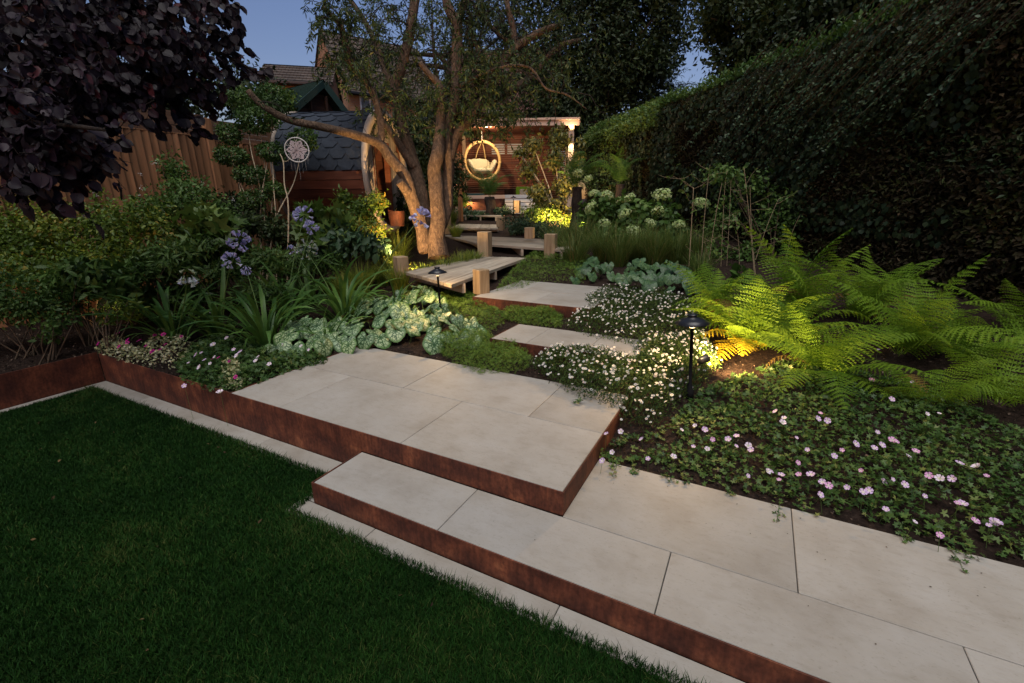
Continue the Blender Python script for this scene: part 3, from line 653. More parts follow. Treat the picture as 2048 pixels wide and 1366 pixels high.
# low steel planter and slatted bench before the shelter
t = thing('steel_planter', 'low dark steel planter wall behind the tree fern', 'planter', (-9.905,14.265,1.373)); 
between('panel', (-10.597,14.116,1.651), (-8.328,15.070,1.641), .01, .40, M_CORT, t, .001)
t = thing('slatted_bench', 'white slatted bench end in front of the shelter', 'bench', (-7.546,14.798,1.378))
for k in range(5): between('slat', Vector((-7.955,14.651,1.911))-Vector((0,0,k*.128)), Vector((-6.963,15.053,1.904))-Vector((0,0,k*.128)), .03, .105, M_SLATW, t, .003)
t = thing('timber_rail', 'pale timber edging rail running left from the slatted bench', 'rail', (-9.693,14.793,1.888)); between('rail', (-10.157,14.668,1.891), (-7.559,15.332,1.909), .18, .12, M_SHELF, t, .004)

# ------------------------------------------------------------------ houses beyond the fence
M_BRICK = tilemat('brick', (.44,.22,.12), (.34,.16,.08), .225, .075, True, (.30,.24,.18)); M_TILE = tilemat('roof_tiles', (.075,.06,.052), (.12,.095,.08), .24, .22, False, (.02,.017,.015))
M_TILER = tilemat('red_brown_tiles', (.16,.075,.055), (.11,.055,.045), .24, .2, False, (.03,.02,.018)); M_GREENT = tilemat('green_tiles', (.018,.05,.04), (.03,.065,.05), .5, .16, False, (.006,.012,.012))
M_GLASS = flat('window_glass', (.10,.12,.15), .06, .8); M_WHITE = flat('white_frame', (.62,.64,.66), .5); M_RENDER = flat('brown_brickwork', (.30,.16,.095), .9, .1, var=.2, scale=6)
M_SHEDW = wood('shed_boards', (.04,.02,.014), (.09,.05,.035), 'X', 1.4); M_GREENB = flat('green_bargeboard', (.008,.03,.026), .6)
def uvface(name, pts, mat, parent, uv=None, th=.12):
    """flat polygon with thickness; uv in metres along first edge"""
    P = [Vector(p) for p in pts]; x = (P[1]-P[0]).normalized(); nn = x.cross(P[2]-P[0]).normalized(); y = nn.cross(x)
    V = P+[p-nn*th for p in P]; k = len(P); F = [tuple(range(k)), tuple(reversed(range(k, 2*k)))]+[(i, k+i, k+(i+1) % k, (i+1) % k) for i in range(k)]
    me = pymesh(name, V, F, mat); u = me.uv_layers.new(name='UVMap')
    for lp in me.loops: q = V[lp.vertex_index]-P[0]; u.data[lp.index].uv = (q.dot(x), q.dot(y))
    return link(name, me, None, parent)
def house(label, base, X, W, Dd, ze, zr, mats, windows, over=.25, name='brick_house', rowp=.33):
    """gable ends at u=0 and u=W; ridge runs along X; front wall at v=0"""
    X = Vector(X).normalized(); Y = Vector((-X.y, X.x, 0)); b = Vector(base); Z = Vector((0,0,1)); mw, mr = mats
    t = thing(name, label, 'house', tuple(b))
    def P(u, v, z): q = b+X*u+Y*v; q.z = z; return q
    z0 = b.z
    uvface('front_wall', [P(0,0,z0), P(W,0,z0), P(W,0,ze), P(0,0,ze)], mw, t)
    uvface('gable_wall', [P(0,Dd,z0), P(0,0.002,z0), P(0,0.002,ze), P(0,Dd/2,zr), P(0,Dd,ze)], mw, t)
    uvface('gable_wall', [P(W,.002,z0), P(W,Dd,z0), P(W,Dd,ze), P(W,Dd/2,zr), P(W,.002,ze)], mw, t)
    uvface('rear_wall', [P(W,Dd,z0), P(0,Dd,z0), P(0,Dd,ze), P(W,Dd,ze)], mw, t)
    sl = (zr-ze)/(Dd/2)
    # tile courses: overlapping strips
    n = int(math.hypot(Dd/2+over, sl*(Dd/2+over))/rowp)
    for side in (0, 1):
        V = []; F = []; uvs = []
        for k in range(n):
            f0 = k/n; f1 = (k+1.15)/n
            for f, dz in ((f0, .07), (f1, .02)):
                v = -over+(Dd/2+over)*f; z = ze+sl*v+dz+.03
                if side: v = Dd-v
                V += [P(-over*.4, v, z), P(W+over*.4, v, z)]; uvs += [(0, f*n*rowp), (W, f*n*rowp)]
            V += [P(-over*.4, (-over+(Dd/2+over)*f0) if not side else Dd+over-(Dd/2+over)*f0, ze+sl*(-over+(Dd/2+over)*f0)+.03), P(W+over*.4, (-over+(Dd/2+over)*f0) if not side else Dd+over-(Dd/2+over)*f0, ze+sl*(-over+(Dd/2+over)*f0)+.03)]; uvs += [(0,0),(W,0)]
            b_ = k*6; F += [(b_,b_+1,b_+3,b_+2), (b_+4,b_+5,b_+1,b_)]
        me = pymesh('roof_slope', V, F, mr); u = me.uv_layers.new(name='UVMap')
        for lp in me.loops: u.data[lp.index].uv = uvs[lp.vertex_index]
        link('roof_slope', me, None, t)
    between('gutter', P(-.1,-over-.05,ze-.12), P(W+.1,-over-.05,ze-.12), .11, .10, M_BLACK, t, .01)
    for u, z, ww, hh, nm in windows:
        fr = box('window', P(u, -.02, z), (ww, .10, hh), M_WHITE, t, .01, rotm=Matrix((X, Y, Z)).transposed())
        for q in range(nm):
            me = boxmesh(ww/nm-.10, .02, hh-.14, .003).copy(); me.materials.append(M_GLASS); s_ = sub('pane', me, fr); s_.location = (-ww/2+(q+.5)*ww/nm, -.05, 0)
    return t
Rt = Vector((.886,.464,0))
hp = Vector((-18.630,18.407,1.320)); hp.z = 1.5
house('tall brick house with a steep tiled roof and gable wall behind the sauna', hp, Rt*.8+Vector((-.464,.886,0))*.6, 5.4, 6.4, 6.9, 10.15, (M_BRICK, M_TILE), [(1.05, 6.15, 1.0, 1.15, 2), (4.0, 6.15, 1.0, 1.15, 2)])
hp = Vector((-18.066,25.747,1.161)); hp.z = 1.5
house('brick house with a red brown roof showing above the shelter', hp, Rt*.995-Vector((-.464,.886,0))*.10, 6.9, 7.0, (-14.022,29.281,6.867)[2], (-15.732,32.800,11.044)[2], (M_BRICK, M_TILER), [(3.15, (-15.566,28.289,6.356)[2], 1.0, 1.2, 2), (6.2, (-13.609,29.315,6.344)[2], .9, 1.1, 2)])
hp = Vector((-17.726,13.011,1.444)); hp.z = 1.5
house('small outbuilding with an old tiled roof left of the tall brick house', hp, Rt*.97+Vector((-.464,.886,0))*.24, 2.6, 3.6, (-18.322,14.379,6.252)[2], (-19.367,15.297,7.065)[2]+.05, (M_RENDER, M_TILE), [])
def shed():
    # gable front facing the camera side, ridge running away to the left rear
    a = Vector((-10.825,8.846,4.179)); pk = Vector((-10.916,9.727,4.803)); b = Vector((-10.629,10.298,3.976)); back = None
    t = thing('timber_shed', 'dark timber shed with a green tiled gable roof behind the fence', 'shed', (pk.x, pk.y, .9))
    d = (b-a); d.z = 0; d.normalize(); zb = .9
    a0 = Vector((a.x, a.y, a.z-.15)); 
    uvface('gable_wall', [Vector((a.x,a.y,zb)), Vector((b.x,b.y,zb)), Vector((b.x,b.y,b.z-.25)), Vector((pk.x,pk.y,pk.z-.12)), a0], M_SHEDW, t, th=.05)
    nrm = Vector((d.y, -d.x, 0))
    for k in range(9):
        z = a.z-.9+k*.16; 
    # boards
    z = 1.5
    while z < pk.z-.25:
        fa = min(1, max(0, (z-a0.z)/(pk.z-.12-a0.z))); fb = min(1, max(0, (z-(b.z-.25))/(pk.z-.12-b.z+.25)))
        l = a0.lerp(pk, fa); r = b.lerp(pk, fb); l.z = r.z = z
        if (r-l).length > .15: between('board', l+nrm*.015+d*.04, r+nrm*.015-d*.04, .02, .13, M_SHEDW, t, .003)
        z += .14
    for f in (.30, .62): q = a.lerp(b, f); between('batten', Vector((q.x,q.y,1.5))+nrm*.04, Vector((q.x,q.y,pk.z-.35))+nrm*.04, .05, .05, M_SHEDW, t, .003, up=(1,0,0))
    for p, nm in ((a, 'roof_slope'), (b, 'roof_slope')):
        e = p+(p-pk).normalized()*.25; f = nrm*.3; n = 12; back = -nrm*3.4
        V = []; F = []; uvs = []
        for k in range(n):
            q0 = e.lerp(pk, k/n); q1 = e.lerp(pk, (k+1.2)/n); 
            V += [q0+f+Vector((0,0,.06)), q0+back+Vector((0,0,.06)), q1+f+Vector((0,0,.02)), q1+back+Vector((0,0,.02)), q0+f, q0+back]; uvs += [(0,k*.16),(3,k*.16),(0,k*.16+.16),(3,k*.16+.16),(0,0),(3,0)]
            c = 6*k; F += [(c,c+1,c+3,c+2),(c+4,c+5,c+1,c)]
        me = pymesh(nm, V, F, M_GREENT); u = me.uv_layers.new(name='UVMap')
        for lp in me.loops: u.data[lp.index].uv = uvs[lp.vertex_index]
        link(nm, me, None, t)
        between('bargeboard', e+f*1.02-Vector((0,0,.06)), pk+f*1.02-Vector((0,0,.06)), .03, .16, M_GREENB, t, .004)
shed()

# ------------------------------------------------------------------ the twisted pear tree by the boardwalk
M_PEAR = leafmat('pear_leaf', [(0,(.014,.028,.008)), (.5,(.030,.055,.015)), (.9,(.055,.09,.025)), (1,(.14,.14,.04))], .55, .25, .25)
def twigs_from(tw, pts, n, length, rng, up=.2, droop=.35, rad=.006, spread=1.):
    """grow n twigs from random points of pts; returns arrays of leaf anchor points and directions"""
    LPs = []; LD = []
    for _ in range(n):
        p = np.array(pts[rng.randint(len(pts))], float); d = norm(rng.normal(size=3)*np.array([1,1,.6])*spread+np.array([0,0,up])); L = length*(.5+rng.rand())
        q = [p]; m = 7
        for k in range(m):
            d = norm(d+rng.normal(size=3)*.22+np.array([0,0,-droop*(k/m)])); q.append(q[-1]+d*L/m)
        tw.add(q, list(np.linspace(rad, rad*.25, m+1)), 4, L/8, cap=False)
        q = np.array(q); LPs.append(q)
    return LPs
def leaves_on(twigs, per, rng, out=.03, droop=.5):
    P = []; Y = []
    for q in twigs:
        s = rng.rand(per)*(len(q)-1.8)+.8; i = s.astype(int); i = np.minimum(i, len(q)-2); f = (s-i)[:, None]; p = q[i]*(1-f)+q[i+1]*f; ax = norm(q[i+1]-q[i])
        d = norm(ax*.6+rng.normal(size=(per, 3))*.7+np.array([0,0,-droop])); P.append(p+d*out*rng.rand(per,1)); Y.append(d)
    return np.concatenate(P), np.concatenate(Y)
def pear():
    t = thing('twisted_tree', 'twisted old multi stem tree beside the boardwalk lit by a warm spotlight', 'tree', (-5.122,6.688,0.589))
    tb = Tubes(); R = 1/119.
    def br(pp, rr, seg=14, wob=.22): return tb.add(pp, [r*R for r in rr], seg, .07, wob)
    st = []
    st.append(br([(-5.279,6.720,0.915),(-5.364,6.758,1.219),(-5.444,6.766,1.564),(-5.518,6.698,1.888),(-5.589,6.661,2.228),(-5.780,6.542,2.511),(-5.912,6.433,2.738),(-6.167,6.105,2.859),(-6.440,5.754,2.942),(-6.680,5.412,3.004),(-6.804,5.254,3.077),(-7.010,5.088,3.250),(-7.075,4.991,3.410)], [15,14,13,12.5,12,11,9.5,8,7,6.5,6,5.2,4.8]))
    tb.add([(-5.518,6.624,1.946),(-5.552,6.509,2.076),(-5.562,6.462,2.124)], [11*R,9*R,8*R], 12, .05, .1)
    st.append(br([(-5.897,6.441,2.738),(-5.923,6.532,3.038),(-6.114,6.610,3.548),(-6.308,6.544,3.819),(-6.452,6.478,4.015),(-6.514,6.463,4.405),(-6.539,6.399,4.597),(-6.703,6.259,4.784)], [7.5,7,6.5,6,6,5.5,5,4.5]))
    st.append(br([(-5.348,6.870,0.943),(-5.503,7.032,1.467),(-5.584,7.112,1.819),(-5.784,7.202,2.376),(-6.012,7.264,2.897),(-6.187,7.345,3.391),(-6.317,7.419,3.797),(-6.220,7.541,4.170),(-6.133,7.703,4.670),(-6.131,7.880,5.175),(-6.125,8.112,5.827)], [14,13.5,13,13,12.5,12,11.5,11,10.5,10,9.5]))
    st.append(br([(-5.769,7.156,2.390),(-5.953,7.100,2.675),(-6.171,7.088,2.973),(-6.374,7.114,3.182),(-6.584,7.128,3.367)], [10,8,7,6,5]))
    st.append(br([(-6.314,7.414,3.779),(-6.577,7.502,4.089),(-6.894,7.646,4.639),(-7.269,7.748,5.157),(-7.610,7.813,5.519)], [8,7,6,5.5,5]))
    st.append(br([(-5.007,6.719,0.840),(-5.080,6.785,1.138),(-5.104,6.891,1.478),(-5.154,6.960,1.818),(-5.224,7.051,2.116),(-5.247,7.059,2.343),(-5.193,7.109,2.575),(-5.229,7.240,2.833),(-5.293,7.387,3.179),(-5.332,7.485,3.519),(-5.407,7.535,3.774),(-5.557,7.458,3.949),(-5.689,7.390,4.122)], [22,18,16,15,15,14,13.5,12,10,8.5,8,6,4.5]))
    st.append(br([(-5.218,6.797,1.044),(-5.084,7.137,1.644),(-5.117,7.241,1.990),(-5.161,7.369,2.423),(-5.210,7.404,2.764),(-5.234,7.511,3.109),(-5.196,7.637,3.409),(-5.202,7.709,3.624),(-5.250,7.864,4.141),(-5.282,7.968,4.485),(-5.329,8.063,4.829),(-5.507,8.075,5.132),(-5.669,8.156,5.606)], [13,12,12.5,13,12,11.5,11,10,10.5,11,11,9,8]))
    st.append(br([(-5.335,8.075,4.872),(-5.309,8.230,5.107),(-5.361,8.421,5.562)], [7,7,6.5]))
    st.append(br([(-5.165,7.397,2.510),(-5.163,7.580,2.862),(-5.059,7.807,3.183),(-4.982,7.968,3.357),(-4.890,8.146,3.561),(-4.716,8.331,3.659),(-4.523,8.527,3.757),(-4.365,8.714,3.885),(-4.246,8.966,4.090),(-4.082,9.292,4.437),(-3.901,9.597,4.698),(-3.691,9.999,4.855)], [13,12.5,12,12,11.5,11,10,9,7,6.5,6,5]))
    st.append(br([(-4.874,8.155,3.560),(-4.794,8.251,3.885),(-4.657,8.431,4.192),(-4.465,8.624,4.455),(-4.234,8.822,4.674),(-4.017,9.122,4.866),(-3.821,9.377,4.963)], [10,9.5,9,8.5,8,6.5,5]))
    st.append(br([(-4.451,8.638,4.473),(-4.504,8.662,4.791),(-4.584,8.661,5.078),(-4.719,8.727,5.471)], [8,7,6,6]))
    st.append(br([(-4.475,8.644,4.526),(-4.786,8.678,4.755),(-5.179,8.713,5.107),(-5.494,8.791,5.465)], [5,4.5,4,3.5]))
    st.append(br([(-4.863,8.216,3.720),(-4.980,8.292,4.282),(-5.143,8.330,4.636),(-5.305,8.384,5.033)], [6,5,4.5,4]))
    st.append(br([(-5.136,7.798,3.779),(-4.784,7.921,3.941),(-4.303,7.968,4.028),(-3.896,7.929,3.979),(-3.684,7.876,3.847),(-3.440,7.788,3.568),(-3.124,7.800,3.465),(-2.932,7.803,3.353),(-2.721,7.800,3.196)], [3.5,3,2.6,2.4,2.2,2,1.8,1.4,.9], 6, 0))
    link('trunk', tb.mesh('trunk', M_BARK), None, t)
    tw = Tubes(); rng = np.random.RandomState(5)
    allp = []
    for i, (P, r) in enumerate(st):
        zz = P[:, 2] > 2.95
        q = P[zz]
        if i == 0: q = P[P[:,2] > 3.22][::3]
        allp.append(q)
    allp = np.concatenate(allp)
    t1 = twigs_from(tw, allp, 260, .95, rng, up=.35, droop=.55, rad=.011)
    ends = np.concatenate([q[2:] for q in t1])
    t2 = twigs_from(tw, ends, 900, .42, rng, up=0., droop=.7, rad=.004)
    # hanging sprays in front of the shelter roof and to the left against the sky
    t3 = []
    for c, n, L in (((-4.888,7.533,2.989), 14, .3), ((-4.489,7.917,3.147), 9, .3), ((-6.709,6.266,4.474), 16, .45), ((-6.669,6.408,4.144), 14, .35), ((-6.453,6.482,4.706), 16, .4), ((-4.406,8.145,3.336), 7, .25), ((-6.546,6.615,3.875), 10, .25)):
        t3 += twigs_from(tw, [np.array(c)+rng.normal(size=3)*.14 for _ in range(12)], n, L, rng, up=-.2, droop=.9, rad=.004)
    link('twigs', tw.mesh('twigs', M_DBARK), None, t)
    P, Y = leaves_on(t1, 14, rng, .05); P2, Y2 = leaves_on(t2, 20, rng, .03); P3, Y3 = leaves_on(t3, 34, rng, .03)
    P = np.concatenate([P, P2, P3]); Y = np.concatenate([Y, Y2, Y3]); k = P[:, 2] > 2.9
    # keep the gap of sky to the left of the crown
    P = P[k]; Y = Y[k]
    scatter('leaves', T_leaf(.26, .06, .2), P, Y, rdir(len(P), .5), .06+.04*rs.rand(len(P)), M_PEAR, t, kind='stuff')
pear()

# ------------------------------------------------------------------ crowns, hedges and shrubs made of leaves
def crown_pts(blobs, n, rng, shell=.75, rough=.35):
    vols = np.array([b[1][0]*b[1][1]+b[1][1]*b[1][2]+b[1][0]*b[1][2] for b in blobs]); cnt = (n*vols/vols.sum()).astype(int); P = []; Nn = []
    for (c, r), m in zip(blobs, cnt):
        d = norm(rng.normal(size=(m, 3))); rr = 1-(1-shell)*rng.rand(m)**1.3*1.5
        f = np.array([noise.noise(Vector((q[0]*2.2+c[0], q[1]*2.2+c[1], q[2]*2.2+c[2]))) for q in d]); rr = rr*(1+rough*f)+rng.normal(size=m)*.03
        P.append(np.array(c)+d*rr[:, None]*np.array(r)); Nn.append(d)
    return np.concatenate(P), np.concatenate(Nn)
def clumpy(P, scale, thr, rng, k=0.):
    f = fbm(P, scale, k); return f > thr
def leaf_mass(name, P, Nn, T, size, mat, parent, rng, droop=.3, kind='stuff', cs=.9, indiv=0):
    n = len(P); Y = norm(Nn*.4+rng.normal(size=(n, 3))*.8+np.array([0,0,-droop])); N = norm(Nn*.8+rng.normal(size=(n,3))*.5+np.array([0,0,.5]))
    r = np.clip(.45+.5*fbm(P, cs, 5)+.22*rng.normal(size=n), 0, 1)
    S = size*(.65+.7*rng.rand(n))
    if indiv:
        o = np.argsort(np.linalg.norm(P-np.array(CAM), axis=1)); a = o[:indiv]; b = o[indiv:]
        inst_leaves(T, P[a], Y[a], N[a], S[a], mat, parent, rng, r[a])
        if len(b) == 0: return
        P, Y, N, S, r = P[b], Y[b], N[b], S[b], r[b]
    return scatter(name, T, P, Y, N, S, mat, parent, kind, r)
def inst_leaves(T, P, Y, N, S, mat, parent, rng, rnd=None):
    lo, hi = (0, 1) if rnd is None else (rnd.min(), rnd.max())
    ms = []
    for v in range(6):
        me = npmesh('leaf', T[0], T[1], mat, np.full(len(T[0]), lo+(hi-lo)*(v+.5)/6)); ms.append(me)
    Y = norm(np.asarray(Y, float)); X = norm(np.cross(Y, N)); Nn = np.cross(X, Y)
    for i in range(len(P)):
        v = rng.randint(6) if rnd is None else min(5, int((rnd[i]-lo)/(hi-lo+1e-6)*6))
        M = Matrix(((X[i][0], Y[i][0], Nn[i][0], P[i][0]), (X[i][1], Y[i][1], Nn[i][1], P[i][1]), (X[i][2], Y[i][2], Nn[i][2], P[i][2]), (0,0,0,1)))
        inst('leaf', ms[v], M @ Matrix.Scale(float(S[i]), 4), parent)
M_DKG = leafmat('dark_green_leaf', [(0,(.008,.016,.004)), (.6,(.020,.036,.010)), (1,(.05,.072,.020))], .55, .2, .2)
M_MIDG = leafmat('mid_green_leaf', [(0,(.028,.062,.012)), (.6,(.062,.125,.024)), (1,(.11,.18,.04))], .5, .3, .25)
M_YELG = leafmat('yellow_green_leaf', [(0,(.035,.07,.008)), (.5,(.085,.145,.016)), (.85,(.17,.21,.022)), (1,(.30,.20,.03))], .5, .3, .3)
M_LIMEG = leafmat('lime_green_leaf', [(0,(.04,.075,.012)), (.6,(.08,.14,.025)), (1,(.14,.20,.04))], .5, .3, .3)
M_IVY = leafmat('ivy_leaf', [(0,(.008,.018,.006)), (.7,(.020,.036,.014)), (1,(.035,.055,.020))], .5, .1, .25)
M_HEDGEB = leafmat('hedge_brown', [(0,(.022,.017,.008)), (.5,(.042,.033,.016)), (.8,(.040,.055,.014)), (1,(.10,.068,.036))], .7, .15, .15)
M_BLUEG = leafmat('blue_green_needles', [(0,(.02,.045,.035)), (.6,(.045,.085,.07)), (1,(.08,.13,.11))], .6, .1, .2)
M_PURP = leafmat('purple_leaf', [(0,(.004,.002,.004)), (.6,(.010,.005,.009)), (.93,(.020,.010,.018)), (.985,(.07,.012,.014)), (1,(.05,.03,.01))], .55, .05, .2)
M_AUC = leafmat('blue_dark_leaf', [(0,(.014,.034,.014)), (.6,(.032,.068,.030)), (1,(.06,.11,.05))], .5, .2, .25)

def bg_tree(label, blobs, trunk, n, size, mat, T=D2, name='garden_tree', seed=1, group=None, shell=.55, thr=-.28, branches=14, rough=.5):
    rng = np.random.RandomState(seed); base = trunk[0][0]
    t = thing(name, label, 'tree', base, group)
    tb = Tubes(); tb.add(trunk[0], trunk[1], 10, .3, .1)
    top = np.array(trunk[0][-1]); mid = np.array(trunk[0][-2]) if len(trunk[0]) > 2 else np.array(trunk[0][0])
    for k in range(branches):
        c, r = blobs[k % len(blobs)]; f = rng.rand(); s = mid*(1-f)+top*f; e = np.array(c)+norm(rng.normal(size=3))*np.array(r)*.85
        m = (s+e)/2+rng.normal(size=3)*.25; tb.add([s, m, e], [.09, .05, .015], 6, .25)
    link('trunk', tb.mesh('trunk', M_DBARK), None, t)
    P, Nn = crown_pts(blobs, n, rng, shell, rough); k = clumpy(P, 1.1, thr, rng, seed); P = P[k]; Nn = Nn[k]
    leaf_mass('crown', P, Nn, T, size, mat, t, rng)
    return t
def bl(p, rx, ry=None, rz=None): return (p, (rx, ry or rx, rz or rx))
bg_tree('tall dark broadleaf tree behind the shelter to the right of the twisted tree',
    [bl((-7.678,20.760,8.472),3.2,3,3.2), bl((-5.573,21.346,8.669),2.6,2.6,3.0), bl((-8.508,20.199,6.428),2.0,2,2.3), bl((-6.929,20.188,5.711),1.6,2,1.9), bl((-6.017,20.442,6.755),2.1,2.1,1.9), bl((-4.332,21.210,8.105),1.1,1.1,1.6), bl((-8.455,21.386,11.430),4,3,3), bl((-5.388,21.571,10.723),2.4,3,2.6), bl((-4.483,20.641,6.707),.9,.9,.8), bl((-7.733,19.491,4.928),1.3,1.5,1.2)],
    ([(-6.155,19.109,1.462), (-6.609,20.011,4.725), (-6.947,21.143,8.468)], [.30,.24,.15]), 62000, .17, M_DKG, seed=11, thr=-.36)
bg_tree('dark tree overhanging the hedge in the top right of the picture',
    [bl((-1.226,15.186,6.501),1.15,1.2,1.1), bl((-1.186,14.815,5.381),.75,.9,.75), bl((-0.224,14.885,5.824),1.3,1.3,1.3), bl((0.946,14.346,5.905),1.4,1.4,1.2), bl((-0.557,15.014,5.004),.8,.9,.6), bl((0.484,14.444,5.190),1.1,1.1,.9), bl((1.998,14.383,6.119),1.6,1.6,1.2), bl((3.254,14.410,5.995),1.6,1.6,1.2), bl((-1.686,15.229,6.301),.6,.7,.6), bl((-1.955,15.467,7.386),.8,.8,.7)],
    ([(2.184,16.377,1.395), (1.091,16.244,4.349), (0.193,15.843,6.244)], [.25,.2,.12]), 34000, .135, M_DKG, T=L6, seed=12, thr=-.30)
bg_tree('leafy ash like tree seen behind the trunk of the twisted tree',
    [bl((-10.230,13.442,4.923),1.5,1.5,1.6), bl((-9.105,14.467,6.159),1.6,1.5,1.7), bl((-8.649,15.685,7.263),1.3,1.5,1.5), bl((-9.956,14.347,7.097),1.3,1.5,1.5), bl((-11.478,13.386,6.640),.9,1,1.1)],
    ([(-8.984,12.776,1.142), (-9.545,13.530,4.141), (-9.725,14.251,6.474)], [.15,.12,.06]), 12000, .12, M_DKG, T=D2n, seed=13, thr=-.05, rough=.7)
# dense evergreen bushes behind the trunk between sauna and shelter
def shrub(name, label, cat, base, blobs, n, size, mat, T=L6, seed=1, group=None, shell=.5, thr=-.45, stems=9, stemmat=None, rough=.45, droop=.25, parts='foliage', cs=2.2, indiv=0):
    rng = np.random.RandomState(seed); t = thing(name, label, cat, base, group); b = np.array(base)
    tb = Tubes()
    for k in range(stems):
        c, r = blobs[k % len(blobs)]; e = np.array(c)+norm(rng.normal(size=3))*np.array(r)*.8; s = b+np.array([rng.normal()*.05, rng.normal()*.05, -.02]); m = s*.45+e*.55+np.array([0,0,.05])+rng.normal(size=3)*.04
        tb.add([s, m, e], [.010,.007,.003], 5, .12)
    if stems: link('stems', tb.mesh('stems', stemmat or M_TWIG), None, t)
    P, Nn = crown_pts(blobs, n, rng, shell, rough); k = clumpy(P, cs, thr, rng, seed); P = P[k]; Nn = Nn[k]
    g = GZ(P)+.01; k = P[:, 2] > g; leaf_mass(parts, P[k], Nn[k], T, size, mat, t, rng, droop, cs=cs, indiv=indiv); return t
shrub('evergreen_bush', 'tall dark evergreen bush filling the gap between the sauna and the shelter', 'bush', (-7.825,9.750,0.895), [bl((-8.190,10.185,2.687),.8,.8,1.1), bl((-8.264,10.776,3.473),.7,.8,.9), bl((-8.262,11.979,2.514),.35,.6,.7), bl((-7.894,9.521,1.697),.8,.8,.7)], 11000, .10, M_DKG, seed=21, T=L6)
shrub('evergreen_bush', 'dark bamboo like bush behind the long grass beside the sauna', 'bush', (-6.993,8.242,0.744), [bl((-7.128,8.434,1.495),.45,.5,.5)], 1800, .16, M_DKG, T=L6n, seed=22)
shrub('evergreen_bush', 'dark bushes under the tall tree to the right of the shelter roof', 'bush', (-5.959,18.502,1.461), [bl((-6.480,19.126,3.690),1.0,1.2,1.3), bl((-7.747,19.518,5.027),1.2,1.2,.8)], 6000, .13, M_DKG, seed=23)
shrub('evergreen_bush', 'pale leaved climber and shrubs peeping over the fence under the purple tree', 'bush', (-10.763,5.094,0.462), [bl((-11.243,6.050,3.916),2.0,1,.7), bl((-10.192,6.996,4.024),1.0,1,.6), bl((-12.209,4.915,3.815),2.0,1,.8)], 9000, .10, M_DKG, seed=24)

# blue cedar: drooping layered sprays
def cedar():
    rng = np.random.RandomState(31); t = thing('blue_cedar', 'blue green cedar with drooping sprays against the sky beyond the hedge', 'tree', (-5.195,21.982,1.467))
    tb = Tubes(); tr = [np.array((-5.195,21.982,1.467)), np.array((-5.942,23.213,6.109)), np.array((-6.275,23.724,8.070))]; tb.add(tr, [.22,.13,.05], 8, .4)
    P = []; Y = []
    Xr = np.array([.886,.464,0.])
    for k in range(62):
        f = rng.rand(); s = tr[1]*(1-f)+tr[2]*f+np.array([0,0,-1.6*rng.rand()]); sg = 1 if rng.rand() < .62 else -1
        L = (1.2+1.7*rng.rand())*(1.1-.45*f); d = norm(Xr*sg*(.6+.5*rng.rand())+np.array([-.46,.88,0])*rng.normal()*.7+np.array([0,0,.42 if sg > 0 else .15])); q = [s]
        for i in range(8): d = norm(d+np.array([0,0,-.07])+rng.normal(size=3)*.05); q.append(q[-1]+d*L/8)
        tb.add(q, list(np.linspace(.035,.008,9)), 5, .25, cap=False); q = np.array(q)
        for i in range(2, 9):
            for j in range(5):
                e = q[i]+rng.normal(size=3)*.05; dd = norm(d*.7+rng.normal(size=3)*.5+np.array([0,0,-.35])); L2 = .30+.25*rng.rand()
                for u in np.linspace(0, 1, 7): P.append(e+dd*L2*u+np.array([0,0,-.12*u*u])); Y.append(dd+rng.normal(size=3)*.5)
    link('trunk', tb.mesh('trunk', M_DBARK), None, t)
    P = np.array(P); scatter('needles', D2n, P, np.array(Y), rdir(len(P), 1), .10+.06*rs.rand(len(P)), M_BLUEG, t, kind='stuff')
cedar()

